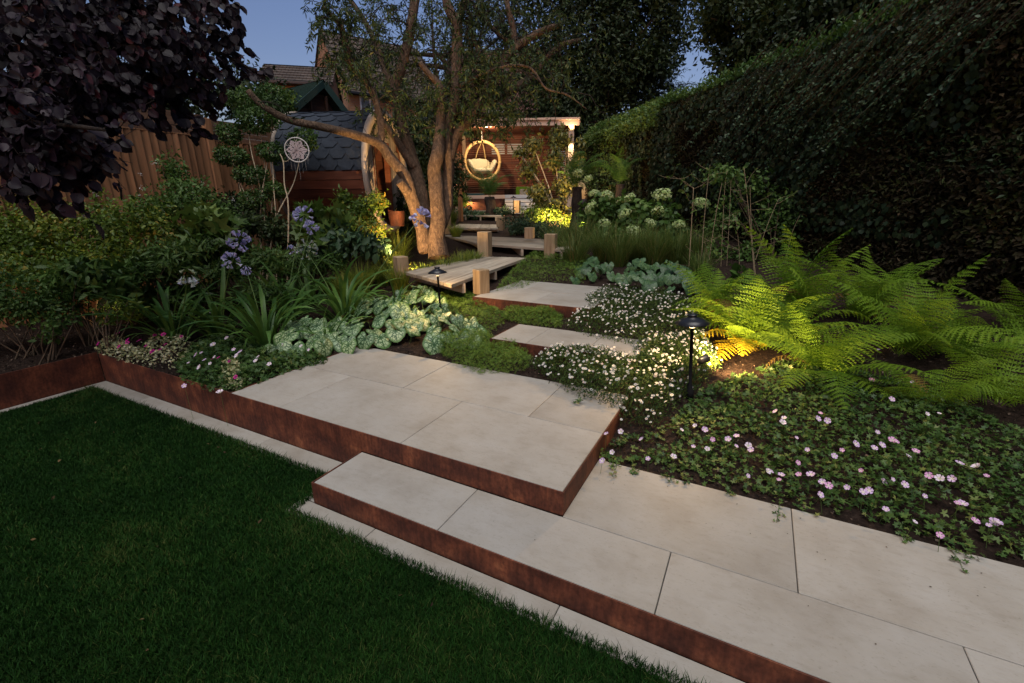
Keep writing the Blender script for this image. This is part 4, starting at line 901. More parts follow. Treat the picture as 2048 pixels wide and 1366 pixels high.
# ------------------------------------------------------------------ big hedge along the right
def hedge():
    pts = [np.array([-5.6,16.4]), np.array([-2.6,13.0]), np.array([1.45,8.5]), np.array([3.0,6.4]), np.array([4.1,3.6]), np.array([4.6,0.5]), np.array([4.8,-3])]
    hts = [4.05,4.15,4.3,4.45,4.6,4.6,4.6]
    t = thing('hedge', 'tall dark clipped hedge rising along the right side of the garden', 'hedge', (1.45,8.5,.7))
    rng = np.random.RandomState(41)
    # dark woody core
    V = []; F = []; m = 0
    P2, H2 = crom([(p[0], p[1], h) for p, h in zip(pts, hts)], [1]*len(pts), .35)
    nrmv = None; rows = []
    T = norm(np.gradient(P2[:, :2], axis=0)); Nf = np.stack([T[:,1]*-1, T[:,0]], 1)*-1   # towards the garden (left/near side)
    # choose sign so the normal points to the garden centre
    if np.dot(Nf[len(Nf)//2], np.array([-3,5.])-P2[len(P2)//2,:2]) < 0: Nf = -Nf
    for i in range(len(P2)):
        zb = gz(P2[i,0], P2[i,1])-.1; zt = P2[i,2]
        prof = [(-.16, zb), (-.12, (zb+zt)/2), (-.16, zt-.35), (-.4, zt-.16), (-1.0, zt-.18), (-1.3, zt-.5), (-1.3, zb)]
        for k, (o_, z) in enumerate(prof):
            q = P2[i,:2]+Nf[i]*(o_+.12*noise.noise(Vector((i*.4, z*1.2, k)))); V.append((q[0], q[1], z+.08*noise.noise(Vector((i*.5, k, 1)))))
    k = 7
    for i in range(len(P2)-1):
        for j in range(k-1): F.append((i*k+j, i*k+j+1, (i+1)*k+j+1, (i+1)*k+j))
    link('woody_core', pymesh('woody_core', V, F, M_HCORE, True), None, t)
    def face(n, s0, s1, z0, z1, out=.06, dep=.2):
        s = s0+(s1-s0)*rng.rand(n); x = s*(len(P2)-1); i = np.minimum(x.astype(int), len(P2)-2); f = (x-i)[:, None]
        b = P2[i]*(1-f)+P2[i+1]*f; nf = Nf[i]; zb = GZ(b); zt = b[:, 2]; v = z0+(z1-z0)*rng.rand(n); z = zb+(zt-zb)*v
        bulge = out+.13*fbm(np.stack([b[:,0], b[:,1], z], 1), 1.3, 2)+.06*fbm(np.stack([b[:,0], b[:,1], z], 1), 4, 3)-dep*rng.rand(n)**2
        bulge += np.where(v > .9, -(v-.9)*3.0, 0)
        P = np.stack([b[:,0]+nf[:,0]*bulge, b[:,1]+nf[:,1]*bulge, z], 1); return P, np.stack([nf[:,0], nf[:,1], .15+0*z], 1)
    P, Nn = face(52000, 0, .5, 0, 1); leaf_mass('foliage', P, Nn, D2n, .085, M_HEDGEB, t, rng, .1, cs=1.4)
    P, Nn = face(68000, .40, .86, 0, 1, .07, .25); leaf_mass('near_foliage', P, Nn, D2, .075, M_HEDGEB, t, rng, .1, cs=1.8)
    P, Nn = face(9000, .40, .86, .3, 1.02, .12, .1); kk = clumpy(P, .8, .05, rng, 6); leaf_mass('green_shoots', P[kk], Nn[kk], D2, .07, M_MIDG2, t, rng, .1, cs=1.8)
    # top growth
    def topf(n, s0, s1):
        s = s0+(s1-s0)*rng.rand(n); x = s*(len(P2)-1); i = np.minimum(x.astype(int), len(P2)-2); f = (x-i)[:, None]; b = P2[i]*(1-f)+P2[i+1]*f; o_ = -1.2*rng.rand(n)+.1
        q = b[:, :2]+Nf[i]*o_[:, None]; z = b[:,2]-.12+.20*rng.rand(n)**2+.10*fbm(np.stack([q[:,0], q[:,1], 0*q[:,0]], 1), 1.2, 9)
        return np.stack([q[:,0], q[:,1], z], 1), np.tile(np.array([0,0,1.]), (n, 1))
    P, Nn = topf(12000, 0, .5); leaf_mass('top_growth', P, Nn, D2, .09, M_MIDG, t, rng, -.3)
    # ivy curtain on the far part: a plant of its own
    iv = thing('ivy', 'glossy dark ivy hanging over the far half of the hedge', 'ivy', (-1.5,11.8,.9))
    P, Nn = face(15000, .06, .50, .15, 1.02, .14, .12); kk = clumpy(P, .9, -.25, rng, 3); P = P[kk]; Nn = Nn[kk]
    n = len(P); Y = norm(np.array([0,0,-1.])+rng.normal(size=(n,3))*.35); scatter('leaves', T_leaf(.85,.08,.15), P, Y, norm(Nn+rng.normal(size=(n,3))*.35), .085*(.6+.7*rng.rand(n)), M_IVY, iv, 'stuff')
    # yellow green growth catching the light at the far end
    cl = thing('golden_climber', 'bright yellow green climber on top of the far end of the hedge', 'climber', (-4.6,15.2,3))
    P, Nn = face(5200, .0, .20, .80, 1.08, .22, .25); P2b, N2b = face(1500, .04, .13, .2, .8, .2, .2); P = np.concatenate([P, P2b]); Nn = np.concatenate([Nn, N2b]); leaf_mass('leaves', P, Nn, D2, .085, M_LIMEG, cl, rng, .2)
    # trailing creeper strands sweeping down from the top
    cr = thing('trailing_creeper', 'long grey green creeper strands sweeping down over the top of the hedge', 'climber', (1.2,8.9,4.3))
    tb = Tubes(); LPp = []; LY = []; LN = []
    for k in range(95):
        s = .35+.20*rng.rand(); x = s*(len(P2)-1); i = int(x); b = P2[i]; L = .8+1.5*rng.rand(); zt = b[2]
        d = np.array([-T[i][0]*.9, -T[i][1]*.9, -.42-.35*rng.rand()]) if np.dot(T[i], np.array([1,-1])) > 0 else np.array([T[i][0]*.9, T[i][1]*.9, -.42-.35*rng.rand()])
        o_ = .22+.12*rng.rand(); q = [np.array([b[0]+Nf[i][0]*o_, b[1]+Nf[i][1]*o_, zt+.15-rng.rand()**1.5*.9])]
        for j in range(7): d = d+np.array([0,0,-.06])+rng.normal(size=3)*.06; q.append(q[-1]+d*L/7+np.array([Nf[i][0], Nf[i][1], 0])*.008)
        tb.add(q, list(np.linspace(.006,.002,8)), 4, .2, cap=False); q = np.array(q)
        m = int(L*46); sI = rng.rand(m)*(len(q)-1.01); ii = sI.astype(int); f = (sI-ii)[:, None]; LPp.append(q[ii]*(1-f)+q[ii+1]*f+rng.normal(size=(m,3))*.012); LY.append(norm(np.tile(d, (m,1))*.6+rng.normal(size=(m,3))*.6)); LN.append(np.tile(np.array([Nf[i][0]*.7, Nf[i][1]*.7, .7]), (m,1))+rng.normal(size=(m,3))*.3)
    link('stems', tb.mesh('stems', M_TWIG), None, cr); P = np.concatenate(LPp); scatter('leaves', T_leaf(.6,.05,.1), P, np.concatenate(LY), np.concatenate(LN), .045*(.6+.7*rng.rand(len(P))), M_CREEP, cr, 'stuff')
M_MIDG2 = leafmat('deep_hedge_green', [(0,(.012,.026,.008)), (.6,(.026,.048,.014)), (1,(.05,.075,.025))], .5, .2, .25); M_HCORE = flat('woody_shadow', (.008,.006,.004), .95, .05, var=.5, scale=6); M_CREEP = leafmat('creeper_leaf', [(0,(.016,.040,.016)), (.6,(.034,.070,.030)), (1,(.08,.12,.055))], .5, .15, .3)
hedge()

# ------------------------------------------------------------------ purple leaved tree reaching in from the left
def purple():
    t = thing('purple_tree', 'purple leaved tree overhanging the upper left corner of the garden', 'tree', (-6.9,.55,.27)); rng = np.random.RandomState(51)
    tb = Tubes(); st = []
    st.append(tb.add([(-6.9,.55,.2),(-6.85,.6,1.6),(-6.7,.75,2.6),(-6.3,1.0,3.4),(-5.6,1.3,4.2)], [.13,.11,.09,.07,.05], 10, .15, .1))
    def b(p, r): st.append(tb.add(p, r, 7, .12, .05))
    b([(-6.8,.65,2.0),(-6.022,1.186,2.109),(-4.889,1.367,2.274),(-4.217,1.496,2.306),(-3.737,1.613,2.258)], [.05,.04,.03,.02,.01])
    b([(-6.8,.65,1.8),(-5.976,1.093,1.773),(-5.067,1.301,2.014),(-4.471,1.396,2.066)], [.04,.03,.02,.01])
    b([(-6.7,.75,2.6),(-6.762,1.872,3.155),(-6.140,2.260,3.325),(-5.624,2.660,3.357),(-5.267,3.076,3.331),(-5.074,3.385,3.249),(-4.932,3.646,3.104)], [.06,.05,.045,.04,.03,.018,.009])
    b([(-6.3,1.0,3.4),(-6.424,2.563,3.943),(-5.791,3.030,3.987),(-5.510,3.529,3.977),(-5.352,3.752,3.702)], [.06,.05,.04,.03,.012])
    b([(-6.140,2.260,3.325),(-5.700,2.399,3.061),(-5.349,2.633,2.865),(-5.176,2.739,2.568)], [.035,.03,.02,.008])
    b([(-5.267,3.076,3.331),(-5.273,3.213,3.055),(-5.248,3.240,2.757)], [.02,.012,.006]); b([(-5.624,2.660,3.357),(-5.366,2.799,3.025),(-5.155,3.022,2.671)], [.025,.015,.006])
    b([(-6.3,1.0,3.4),(-5.6,.4,3.9),(-4.9,-.1,4.2)], [.06,.04,.015]); b([(-5.6,1.3,4.2),(-4.6,1.5,4.8),(-3.9,1.9,4.9)], [.05,.03,.01]); b([(-6.7,.7,2.6),(-6.6,-.4,3.2),(-6.2,-1.2,3.6)], [.05,.03,.01])
    link('trunk', tb.mesh('trunk', M_DBARK), None, t)
    blobs = [((-4.376,1.450,2.416),.26,330),((-4.192,1.482,2.228),.20,220),((-4.401,1.355,2.183),.20,170),((-4.093,1.578,2.186),.15,90),((-4.020,1.661,2.143),.10,40),((-4.120,1.323,2.005),.12,60),((-4.652,1.458,2.516),.3,300),((-4.115,1.402,1.886),.09,26),((-4.193,1.258,1.930),.09,26),
        ((-5.025,2.031,2.684),.36,330),((-4.961,2.323,2.749),.28,200),((-5.232,1.875,2.887),.5,560),((-5.234,2.301,3.094),.5,560),((-5.181,2.686,3.102),.42,420),((-5.211,3.073,3.237),.38,320),((-5.195,3.399,3.468),.26,140),((-5.130,2.717,2.774),.24,130),((-5.166,3.100,2.910),.22,110),((-5.126,3.461,3.204),.15,60),((-5.003,3.609,3.104),.11,34),((-5.098,2.903,2.583),.07,14),
        ((-5.728,2.302,3.502),.6,800),((-5.403,2.722,3.538),.5,600),((-5.269,3.189,3.657),.38,360),((-5.305,3.585,3.827),.2,70),((-5.806,2.814,4.071),.7,300),((-5.727,1.641,2.965),.6,400),((-5.139,1.247,2.308),.35,160),((-5.2,.2,4.1),.8,400),((-4.4,1.6,4.9),.7,300),((-6.3,-.8,3.5),.8,300),((-4.8,-.4,4.3),.6,250),((-5.081,2.271,2.441),.10,26)]
    tw = Tubes(); Ps = []; Ys = []
    for c, r, n in blobs:
        c = np.array(c); n = int(n*1.0); m = max(3, n//9)
        for _ in range(m):
            s = c+norm(rng.normal(size=3))*r*rng.rand()**.5*.9; d = norm((s-c)+rng.normal(size=3)*.3+np.array([.25,.15,-.25])*r); L = .16+.14*rng.rand(); q = [s-d*L*.6]
            for j in range(4): d = norm(d+rng.normal(size=3)*.15+np.array([0,0,-.12])); q.append(q[-1]+d*L/4*1.5)
            tw.add(q, [.0035,.003,.0025,.002,.0015], 4, .08, cap=False); q = np.array(q)
            for j in range(9):
                f = rng.rand()*3.9; i = int(f); p = q[i]*(1-(f-i))+q[i+1]*(f-i); Ps.append(p+rng.normal(size=3)*.012); Ys.append(norm(d*.5+rng.normal(size=3)*.35+np.array([.35,0,-.8])))
    link('twigs', tw.mesh('twigs', M_DBARK), None, t)
    P = np.array(Ps); n = len(P); Y = np.array(Ys); N = norm(rng.normal(size=(n,3))*.5+np.array([.45,-.45,.6])); S = .092*(.4+.85*rng.rand(n)); r = rng.rand(n)
    dd = np.linalg.norm(P-np.array(CAM), axis=1); vis = (P[:,0] > -5.6) & (P[:,1] > .2); o = np.argsort(dd+np.where(vis, 0, 50)); a = o[:295]; b = o[295:]
    inst_leaves(T_leafq(), P[a], Y[a], N[a], S[a], M_PURP, t, rng, r[a]); scatter('leaves', T_leafq(), P[b], Y[b], N[b], S[b], M_PURP, t, 'stuff', r[b])
def T_leafq():
    """broad leaf with a folded, quilted blade"""
    v = []; f = []; rows = [(0,.0),(.12,.30),(.32,.42),(.55,.40),(.78,.25),(1.0,.0)]
    for y, w_ in rows:
        for k in (-1,-.5,0,.5,1): v.append((k*w_, y, abs(k)*.09+(.02 if abs(k) == .5 else 0)-.22*y*y+.015*math.sin(y*14)))
    for i in range(5):
        for k in range(4): a = i*5+k; f += [(a,a+6,a+1),(a,a+5,a+6)] 
    return np.array(v), np.array(f)

purple()

# ------------------------------------------------------------------ heart leaved plants (each leaf its own part)
def brunnera_mat(name, pale, vein, rim, nets=1.0):
    m, n, l, p = newmat(name); setp(p, .5, .35)
    tc = n.new('ShaderNodeTexCoord'); sx = n.new('ShaderNodeSeparateXYZ'); l.new(tc.outputs['Object'], sx.inputs[0])
    at = n.new('ShaderNodeMath'); at.operation = 'ARCTAN2'; l.new(sx.outputs['X'], at.inputs[0])
    yo = n.new('ShaderNodeMath'); yo.operation = 'ADD'; yo.inputs[1].default_value = .02; l.new(sx.outputs['Y'], yo.inputs[0]); l.new(yo.outputs[0], at.inputs[1])
    mu = n.new('ShaderNodeMath'); mu.operation = 'MULTIPLY'; mu.inputs[1].default_value = 4.5; l.new(at.outputs[0], mu.inputs[0])
    sn = n.new('ShaderNodeMath'); sn.operation = 'SINE'; l.new(mu.outputs[0], sn.inputs[0]); ab = n.new('ShaderNodeMath'); ab.operation = 'ABSOLUTE'; l.new(sn.outputs[0], ab.inputs[0])
    ln = n.new('ShaderNodeVectorMath'); ln.operation = 'LENGTH'; l.new(tc.outputs['Object'], ln.inputs[0]); ml = n.new('ShaderNodeMath'); ml.operation = 'MULTIPLY'; l.new(ab.outputs[0], ml.inputs[0]); l.new(ln.outputs['Value'], ml.inputs[1])
    vo = n.new('ShaderNodeTexVoronoi'); vo.feature = 'DISTANCE_TO_EDGE'; vo.inputs['Scale'].default_value = 5.5; l.new(tc.outputs['Object'], vo.inputs['Vector'])
    mv = n.new('ShaderNodeMath'); mv.operation = 'MULTIPLY'; mv.inputs[1].default_value = 1.3/nets; l.new(vo.outputs[0], mv.inputs[0])
    mn = n.new('ShaderNodeMath'); mn.operation = 'MINIMUM'; l.new(ml.outputs[0], mn.inputs[0]); l.new(mv.outputs[0], mn.inputs[1])
    r = ramp(n, [(.0, vein), (.05, vein), (.12, pale)]); l.new(mn.outputs[0], r.inputs[0])
    # green rim, darkened to stand for the shaded gaps that outline each leaf
    d = n.new('ShaderNodeAttribute'); d.attribute_name = 'rnd'; r2 = ramp(n, [(.74, (0,0,0)), (.93, (1,1,1))]); l.new(d.outputs['Fac'], r2.inputs[0])
    mx = n.new('ShaderNodeMix'); mx.data_type = 'RGBA'; l.new(r2.outputs[0], mx.inputs[0]); l.new(r.outputs[0], mx.inputs[6]); mx.inputs[7].default_value = (*rim, 1)
    oi = n.new('ShaderNodeObjectInfo'); rr = ramp(n, [(0, (.55,.62,.55)), (.5, (.9,.95,.9)), (1, (1.1,1.05,.9))]); l.new(oi.outputs['Random'], rr.inputs[0])
    m3 = n.new('ShaderNodeMix'); m3.data_type = 'RGBA'; m3.blend_type = 'MULTIPLY'; m3.inputs[0].default_value = 1; l.new(mx.outputs[2], m3.inputs[6]); l.new(rr.outputs[0], m3.inputs[7]); l.new(m3.outputs[2], p.inputs['Base Color'])
    b = n.new('ShaderNodeBump'); b.inputs['Strength'].default_value = .5; b.inputs['Distance'].default_value = .004; l.new(mn.outputs[0], b.inputs['Height']); l.new(b.outputs[0], p.inputs['Normal'])
    return m
def heart_mesh(mat, cup=.10, seed=0, wave=.02):
    rng = np.random.RandomState(seed); V = [(0, 0, 0)]; R = [0]; F = []; n = 22; rings = (.35, .7, 1.0)
    for f in rings:
        for i in range(n+1):
            a = -PI+2*PI*i/n                                    # 0 = towards the tip
            r = .5*(1.02+.35*math.cos(a)*0+.30*max(0, math.cos(a))**6+.10*abs(math.sin(a)))
            if abs(a) > PI*.80: r *= 1-1.0*(abs(a)/PI-.80)/.20*.78    # sinus of the heart
            x = math.sin(a)*r*f; y = math.cos(a)*r*f
            z = -cup*f*f*.9+cup*.8*abs(x)+wave*math.sin(a*5+seed)*f*f+.03*math.sin(a*9)*f*(1-f*.3)-.10*max(0, y)**2*2
            V.append((x, y, z)); R.append(f)
    m = n+1
    for i in range(n): F.append((0, 1+i, 2+i))
    for k in range(2):
        for i in range(n): a = 1+k*m+i; F += [(a, a+m, a+m+1), (a, a+m+1, a+1)]
    F = [tuple(reversed(q)) for q in F]
    me = npmesh('leaf', V, np.array([f for f in F]), mat, R, True); return me
def heart_clump(name, label, cat, outline, n, h, size, meshes, seed, group, stemmat, hmin=.35, tilt=.75, yaw0=None):
    """leaves over an area: tops overlap like tiles, tips hang outwards"""
    rng = np.random.RandomState(seed); c = np.mean([q[:2] for q in outline], axis=0)
    t = thing(name, label, cat, (c[0], c[1], gz(*c)), group); pts = []; tries = 0
    while len(pts) < n and tries < 6000:
        tries += 1; q = sample_poly(outline, 1)[0]
        if all(np.hypot(*(q-p)) > size*.46 for p in pts): pts.append(q)
    pts = np.array(pts); ed = edge_dist(pts, outline); P = []
    tb = Tubes()
    for q, e in zip(pts, ed):
        top = h*(hmin+(1-hmin)*min(1, e/(.22)))*(.85+.3*rng.rand()); z = gz(*q)+top; out = q-c; L = np.hypot(*out)+1e-6; out = out/L
        oo = out*.7+np.array([.42,-.85]); yaw = math.atan2(oo[1], oo[0])-PI/2+rng.normal()*.75; tl = tilt*(.55+.7*(1-min(1, e/.3)))+rng.normal()*.2
        s = size*(.72+.5*rng.rand())
        M = Matrix.Translation((q[0], q[1], z)) @ Matrix.Rotation(yaw, 4, 'Z') @ Matrix.Rotation(-tl, 4, 'X') @ Matrix.Rotation(rng.normal()*.22, 4, 'Y') @ Matrix.Scale(s, 4)
        inst('leaf', meshes[rng.randint(len(meshes))], M, t)
        r = q-out*min(L, .10)*.8; tb.add([(r[0], r[1], gz(*r)-.01), ((r[0]+q[0])/2, (r[1]+q[1])/2, z-top*.35), (q[0], q[1], z-.005)], [.0025,.002,.002], 4, .1, cap=False)
    link('stalks', tb.mesh('stalks', stemmat), None, t); return t
M_BRUN = brunnera_mat('silver_veined_leaf', (.28,.37,.22), (.020,.065,.018), (.055,.125,.03)); M_HEUC = brunnera_mat('grey_green_veined_leaf', (.070,.125,.052), (.016,.048,.018), (.04,.09,.035), .7)
HB = [heart_mesh(M_BRUN, .12, s) for s in (0,1,2,3)]; HH = [heart_mesh(M_HEUC, .16, s, .05) for s in (0,1,2)]
gB = 'silver leaved heart leaf plants'
heart_clump('silver_heart_leaf_plant', 'silver veined heart leaf plant at the back left corner of the large platform', 'leafy plant', [(-4.432,2.856,0.330),(-4.971,3.549,0.400),(-4.360,3.806,0.380),(-3.678,3.236,0.330),(-3.804,3.021,0.310),(-3.954,2.843,0.310),(-4.241,2.801,0.310)], 42, .18, .18, HB, 1, gB, M_STEM)
heart_clump('silver_heart_leaf_plant', 'largest silver veined heart leaf plant behind the middle of the large platform', 'leafy plant', [(-3.647,3.139,0.320),(-4.462,3.672,0.400),(-4.667,4.640,0.500),(-3.542,4.414,0.460),(-2.781,3.630,0.320),(-3.495,3.556,0.320)], 62, .20, .19, HB, 2, gB, M_STEM)
heart_clump('silver_heart_leaf_plant', 'silver veined heart leaf plant glowing yellow beside the left path lamp', 'leafy plant', [(-2.963,3.788,0.330),(-3.596,4.284,0.420),(-4.479,4.733,0.500),(-4.246,5.443,0.500),(-3.184,4.489,0.420),(-2.631,4.227,0.400),(-2.502,3.915,0.360)], 58, .20, .18, HB, 3, gB, M_STEM)
gH = 'grey green veined leaf plants'
heart_clump('grey_leaf_plant', 'small grey green veined leaf plant at the back edge of the upper step', 'leafy plant', [(-2.380,6.586,0.560),(-2.722,7.767,0.580),(-2.224,7.767,0.570),(-1.870,6.834,0.560)], 22, .22, .15, HH, 4, gH, M_STEM)
heart_clump('grey_leaf_plant', 'grey green veined leaf plant right of the upper step behind the daisies', 'leafy plant', [(-1.669,6.312,0.520),(-1.864,7.547,0.560),(-1.404,7.662,0.560),(-1.141,6.346,0.520)], 28, .26, .17, HH, 5, gH, M_STEM)
heart_clump('grey_leaf_plant', 'grey green veined leaf plant at the foot of the bare stemmed shrub', 'leafy plant', [(-1.125,6.209,0.500),(-1.367,7.679,0.560),(-0.809,7.508,0.550),(-0.616,6.358,0.500)], 30, .27, .17, HH, 6, gH, M_STEM)

# ------------------------------------------------------------------ strap leaved plants (agapanthus)
def strap_mesh(L, w, arch, seed, mat, tipdrop=.5, n=9):
    V = []; F = []; a0 = 1.3; x = z = 0.
    rng = np.random.RandomState(seed); tw = rng.normal()*.25
    for i in range(n+1):
        t = i/n; ang = a0-arch*t**1.5; ww = w*(.55+.9*t*(1-t)*2.0 if t < .5 else 1.0*(1-((t-.5)/.5)**2.2))*.5+.0006
        s = math.sin(tw*t)*ww
        V += [(x, -ww, z+.18*ww-s), (x, 0, z-.12*ww), (x, ww, z+.18*ww+s)]
        x += math.cos(ang)*L/n; z += math.sin(ang)*L/n
    for i in range(n): a = i*3; F += [(a,a+1,a+4,a+3),(a+1,a+2,a+5,a+4)]
    return pymesh('leaf', V, F, mat, True)
M_STRAP = objleaf('strap_leaf', (.045,.115,.022), (.105,.21,.042), .42, .3, .3)
STR = [strap_mesh(l, .032, a, s, M_STRAP) for s, (l, a) in enumerate(((.62,1.5),(.55,1.9),(.70,1.35),(.48,2.2),(.60,1.15),(.66,1.75)))]
def floret_head(nf, r, seed, mat, droop=.0, size=.045):
    """ball of trumpet flowers"""
    rng = np.random.RandomState(seed); d = norm(rng.normal(size=(nf, 3))+np.array([0,0,.5-droop])); tv = [(0,0,0)]; tf = []
    k = 6
    for j, (rr, y) in enumerate(((.07,.0),(.12,.55),(.42,1.0))):
        for i in range(k): a = 2*PI*i/k; tv.append((math.cos(a)*rr*(1 if j < 2 or i % 2 else .75), y, math.sin(a)*rr*(1 if j < 2 or i % 2 else .75)))
    for j in range(2):
        for i in range(k): a = 1+j*k+i; b = 1+j*k+(i+1) % k; tf += [(a,b,b+k),(a,b+k,a+k)]
    T = (np.array(tv), np.array(tf)); y = d+np.array([0,0,-.25-droop]); V, F = scat_arrays(T, d*r, y, rng.normal(size=(nf,3)), size*(.8+.4*rng.rand(nf)))
    return npmesh('flower_head', V, F, mat, np.repeat(rng.rand(nf), len(tv)), True)
M_AGA = leafmat('violet_petal', [(0,(.30,.28,.56)), (.6,(.46,.46,.74)), (1,(.68,.70,.86))], .5, .35, .2); M_AGAW = leafmat('white_green_petal', [(0,(.22,.30,.12)), (.5,(.45,.52,.40)), (1,(.55,.58,.72))], .5, .35, .2)
HV = [floret_head(26, .055, s, M_AGA) for s in (0,1,2)]; HW = [floret_head(22, .05, 5, M_AGAW, .9), floret_head(30, .07, 6, M_AGAW, .2)]
HS = floret_head(30, .055, 8, M_AGA, 1.2)
def agap(label, base, n, seed, sc=1.0, heads=(), group='strap leaved clumps'):
    rng = np.random.RandomState(seed); b = Vector(base); t = thing('agapanthus', label, 'flowering plant', base, group)
    for i in range(n):
        a = 2*PI*i/n*3.9+rng.normal()*.3; r = .02+.10*rng.rand(); tl = rng.normal()*.18+(.25 if r > .06 else -.1)
        M = Matrix.Translation(b+Vector((math.cos(a)*r, math.sin(a)*r, -.02))) @ Matrix.Rotation(a, 4, 'Z') @ Matrix.Rotation(tl, 4, 'Y') @ Matrix.Rotation(rng.normal()*.15, 4, 'X') @ Matrix.Scale(sc*1.3*(.75+.45*rng.rand()), 4)
        inst('leaf', STR[rng.randint(len(STR))], M, t)
    for hd, me, s in heads:
        h = Vector(hd); tb = Tubes(); tb.add([tuple(b), tuple((b+h)/2+Vector((rng.normal()*.02, rng.normal()*.02, .04))), tuple(h)], [.006,.005,.004], 6, .1); link('flower_stem', tb.mesh('flower_stem', M_STEM), None, t)
        inst('flower_head', me, Matrix.Translation(h) @ Matrix.Rotation(rng.rand()*6, 4, 'Z') @ Matrix.Scale(s, 4), t)
agap('leftmost strap leaved agapanthus clump with a fading green white flower head', (-5.793,2.677,0.277), 44, 1, 1.0, [((-5.169,2.642,1.098), HW[0], 1.25)])
agap('strap leaved agapanthus clump with two violet flower heads in front of the dark shrubs', (-5.544,3.046,0.281), 44, 2, 1.0, [((-5.195,3.264,1.392), HV[0], 1.25), ((-5.144,3.101,1.190), HV[1], 1.0)])
agap('strap leaved agapanthus clump just behind the silver leaves on the left', (-4.708,3.072,0.281), 46, 3, 1.0, [((-5.181,3.279,1.076), HS, .7)])
agap('strap leaved agapanthus clump in the middle behind the silver leaves', (-5.323,3.764,0.311), 38, 4, 1.0, [((-5.552,4.458,1.622), HV[2], 1.35), ((-5.446,4.460,1.471), HV[0], 1.0)])
agap('largest upright strap leaved agapanthus clump behind the silver leaves', (-4.555,4.062,0.343), 54, 5, 1.08, [((-5.553,4.416,1.167), HW[1], 1.3), ((-5.808,4.397,1.158), HV[1], .7), ((-4.010,5.021,1.589), HV[1], 1.45)])
agap('small strap leaved agapanthus clump at the end of the lowest deck', (-4.176,4.583,0.418), 24, 6, .62)

# ------------------------------------------------------------------ ferns (each frond its own part)
def frond_mesh(L, mat, seed, arch=1.5, npin=22, wid=.30, bend=0.):
    rng = np.random.RandomState(seed); V = []; F = []; pos = []; ang0 = 1.32; x = z = 0.; N = 60
    for i in range(N+1):
        t = i/N; ang = ang0-arch*t**1.4; pos.append((x, z, ang)); x += math.cos(ang)*L/N; z += math.sin(ang)*L/N
    for i in range(0, N, 3):        # rachis
        (xa, za, _), (xb, zb, _) = pos[i], pos[i+3]; wa = .004*L*(1-i/N)+.001; b = len(V); V += [(xa,-wa,za),(xa,wa,za),(xb,wa*.9,zb),(xb,-wa*.9,zb)]; F.append((b,b+1,b+2,b+3))
    for k in range(npin):
        t = .12+.87*k/(npin-1); x, z, ang = pos[int(t*N)]; l = wid*L*(math.sin(PI*min(1, (t*.93+.07))**.72))**.8*(.84+.28*rng.rand())+.012*L; sw = .35+.25*t
        for s in (-1, 1):
            if rng.rand() < .035: continue
            ax = np.array([math.cos(ang)*(sw+rng.normal()*.05), s, math.sin(ang)*sw-.10]); ax /= np.linalg.norm(ax); fw = np.array([math.cos(ang), 0, math.sin(ang)]); fw = fw-ax*fw.dot(ax); fw /= np.linalg.norm(fw)
            o = np.array([x, 0, z]); m = 6; w0 = .5*1.02*L*.88/npin; b = len(V)
            # pointed blade with a toothed outline, folded slightly along its midrib
            V.append(tuple(o))
            for j in range(m):
                u0 = (j+.55)/m; u1 = (j+1.)/m; ww = w0*(1-.85*(j/m)**1.4)
                c = o+ax*l*u1+np.array([0,0,-.25*l*u1*u1]); e = o+ax*l*(u0+.12)+np.array([0,0,-.25*l*u0*u0]); V += [tuple(e+fw*ww+np.array([0,0,.2*ww])), tuple(c), tuple(e-fw*ww+np.array([0,0,.2*ww]))]
                p = b if j == 0 else b+3*j-1; k3 = b+1+3*j; F += [(p,k3,k3+1),(p,k3+1,k3+2)]
    V = [(vx, vy+bend*(vx*vx+vz*vz)/L+.012*math.sin(vx*13+seed), vz+.010*math.sin(vx*9+vy*11+seed)) for vx, vy, vz in V]
    me = pymesh('frond', V, F, mat); return me
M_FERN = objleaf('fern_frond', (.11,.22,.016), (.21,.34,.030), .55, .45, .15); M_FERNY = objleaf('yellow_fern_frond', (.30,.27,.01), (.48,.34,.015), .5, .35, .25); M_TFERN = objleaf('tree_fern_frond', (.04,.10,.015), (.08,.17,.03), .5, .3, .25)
FR = [frond_mesh(.85, M_FERN, s, a, 21, w_, bd) for s, (a, w_, bd) in enumerate(((.95,.19,.10),(1.3,.21,-.12),(1.6,.19,.2),(.75,.20,-.05),(1.15,.23,-.22),(1.9,.18,.12),(1.0,.17,.25)))]; M_FERNB = objleaf('old_fern_frond', (.10,.07,.02), (.20,.13,.03), .7, .2, .1); FR += [frond_mesh(.7, M_FERNB, 19, 2.3, 18, .17, .15)] ; FY = [frond_mesh(.7, M_FERNY, 9, 1.7, 17, .24)]; FT = [frond_mesh(1.5, M_TFERN, s, a, 30, .19) for s, a in ((11,1.6),(12,2.0))]
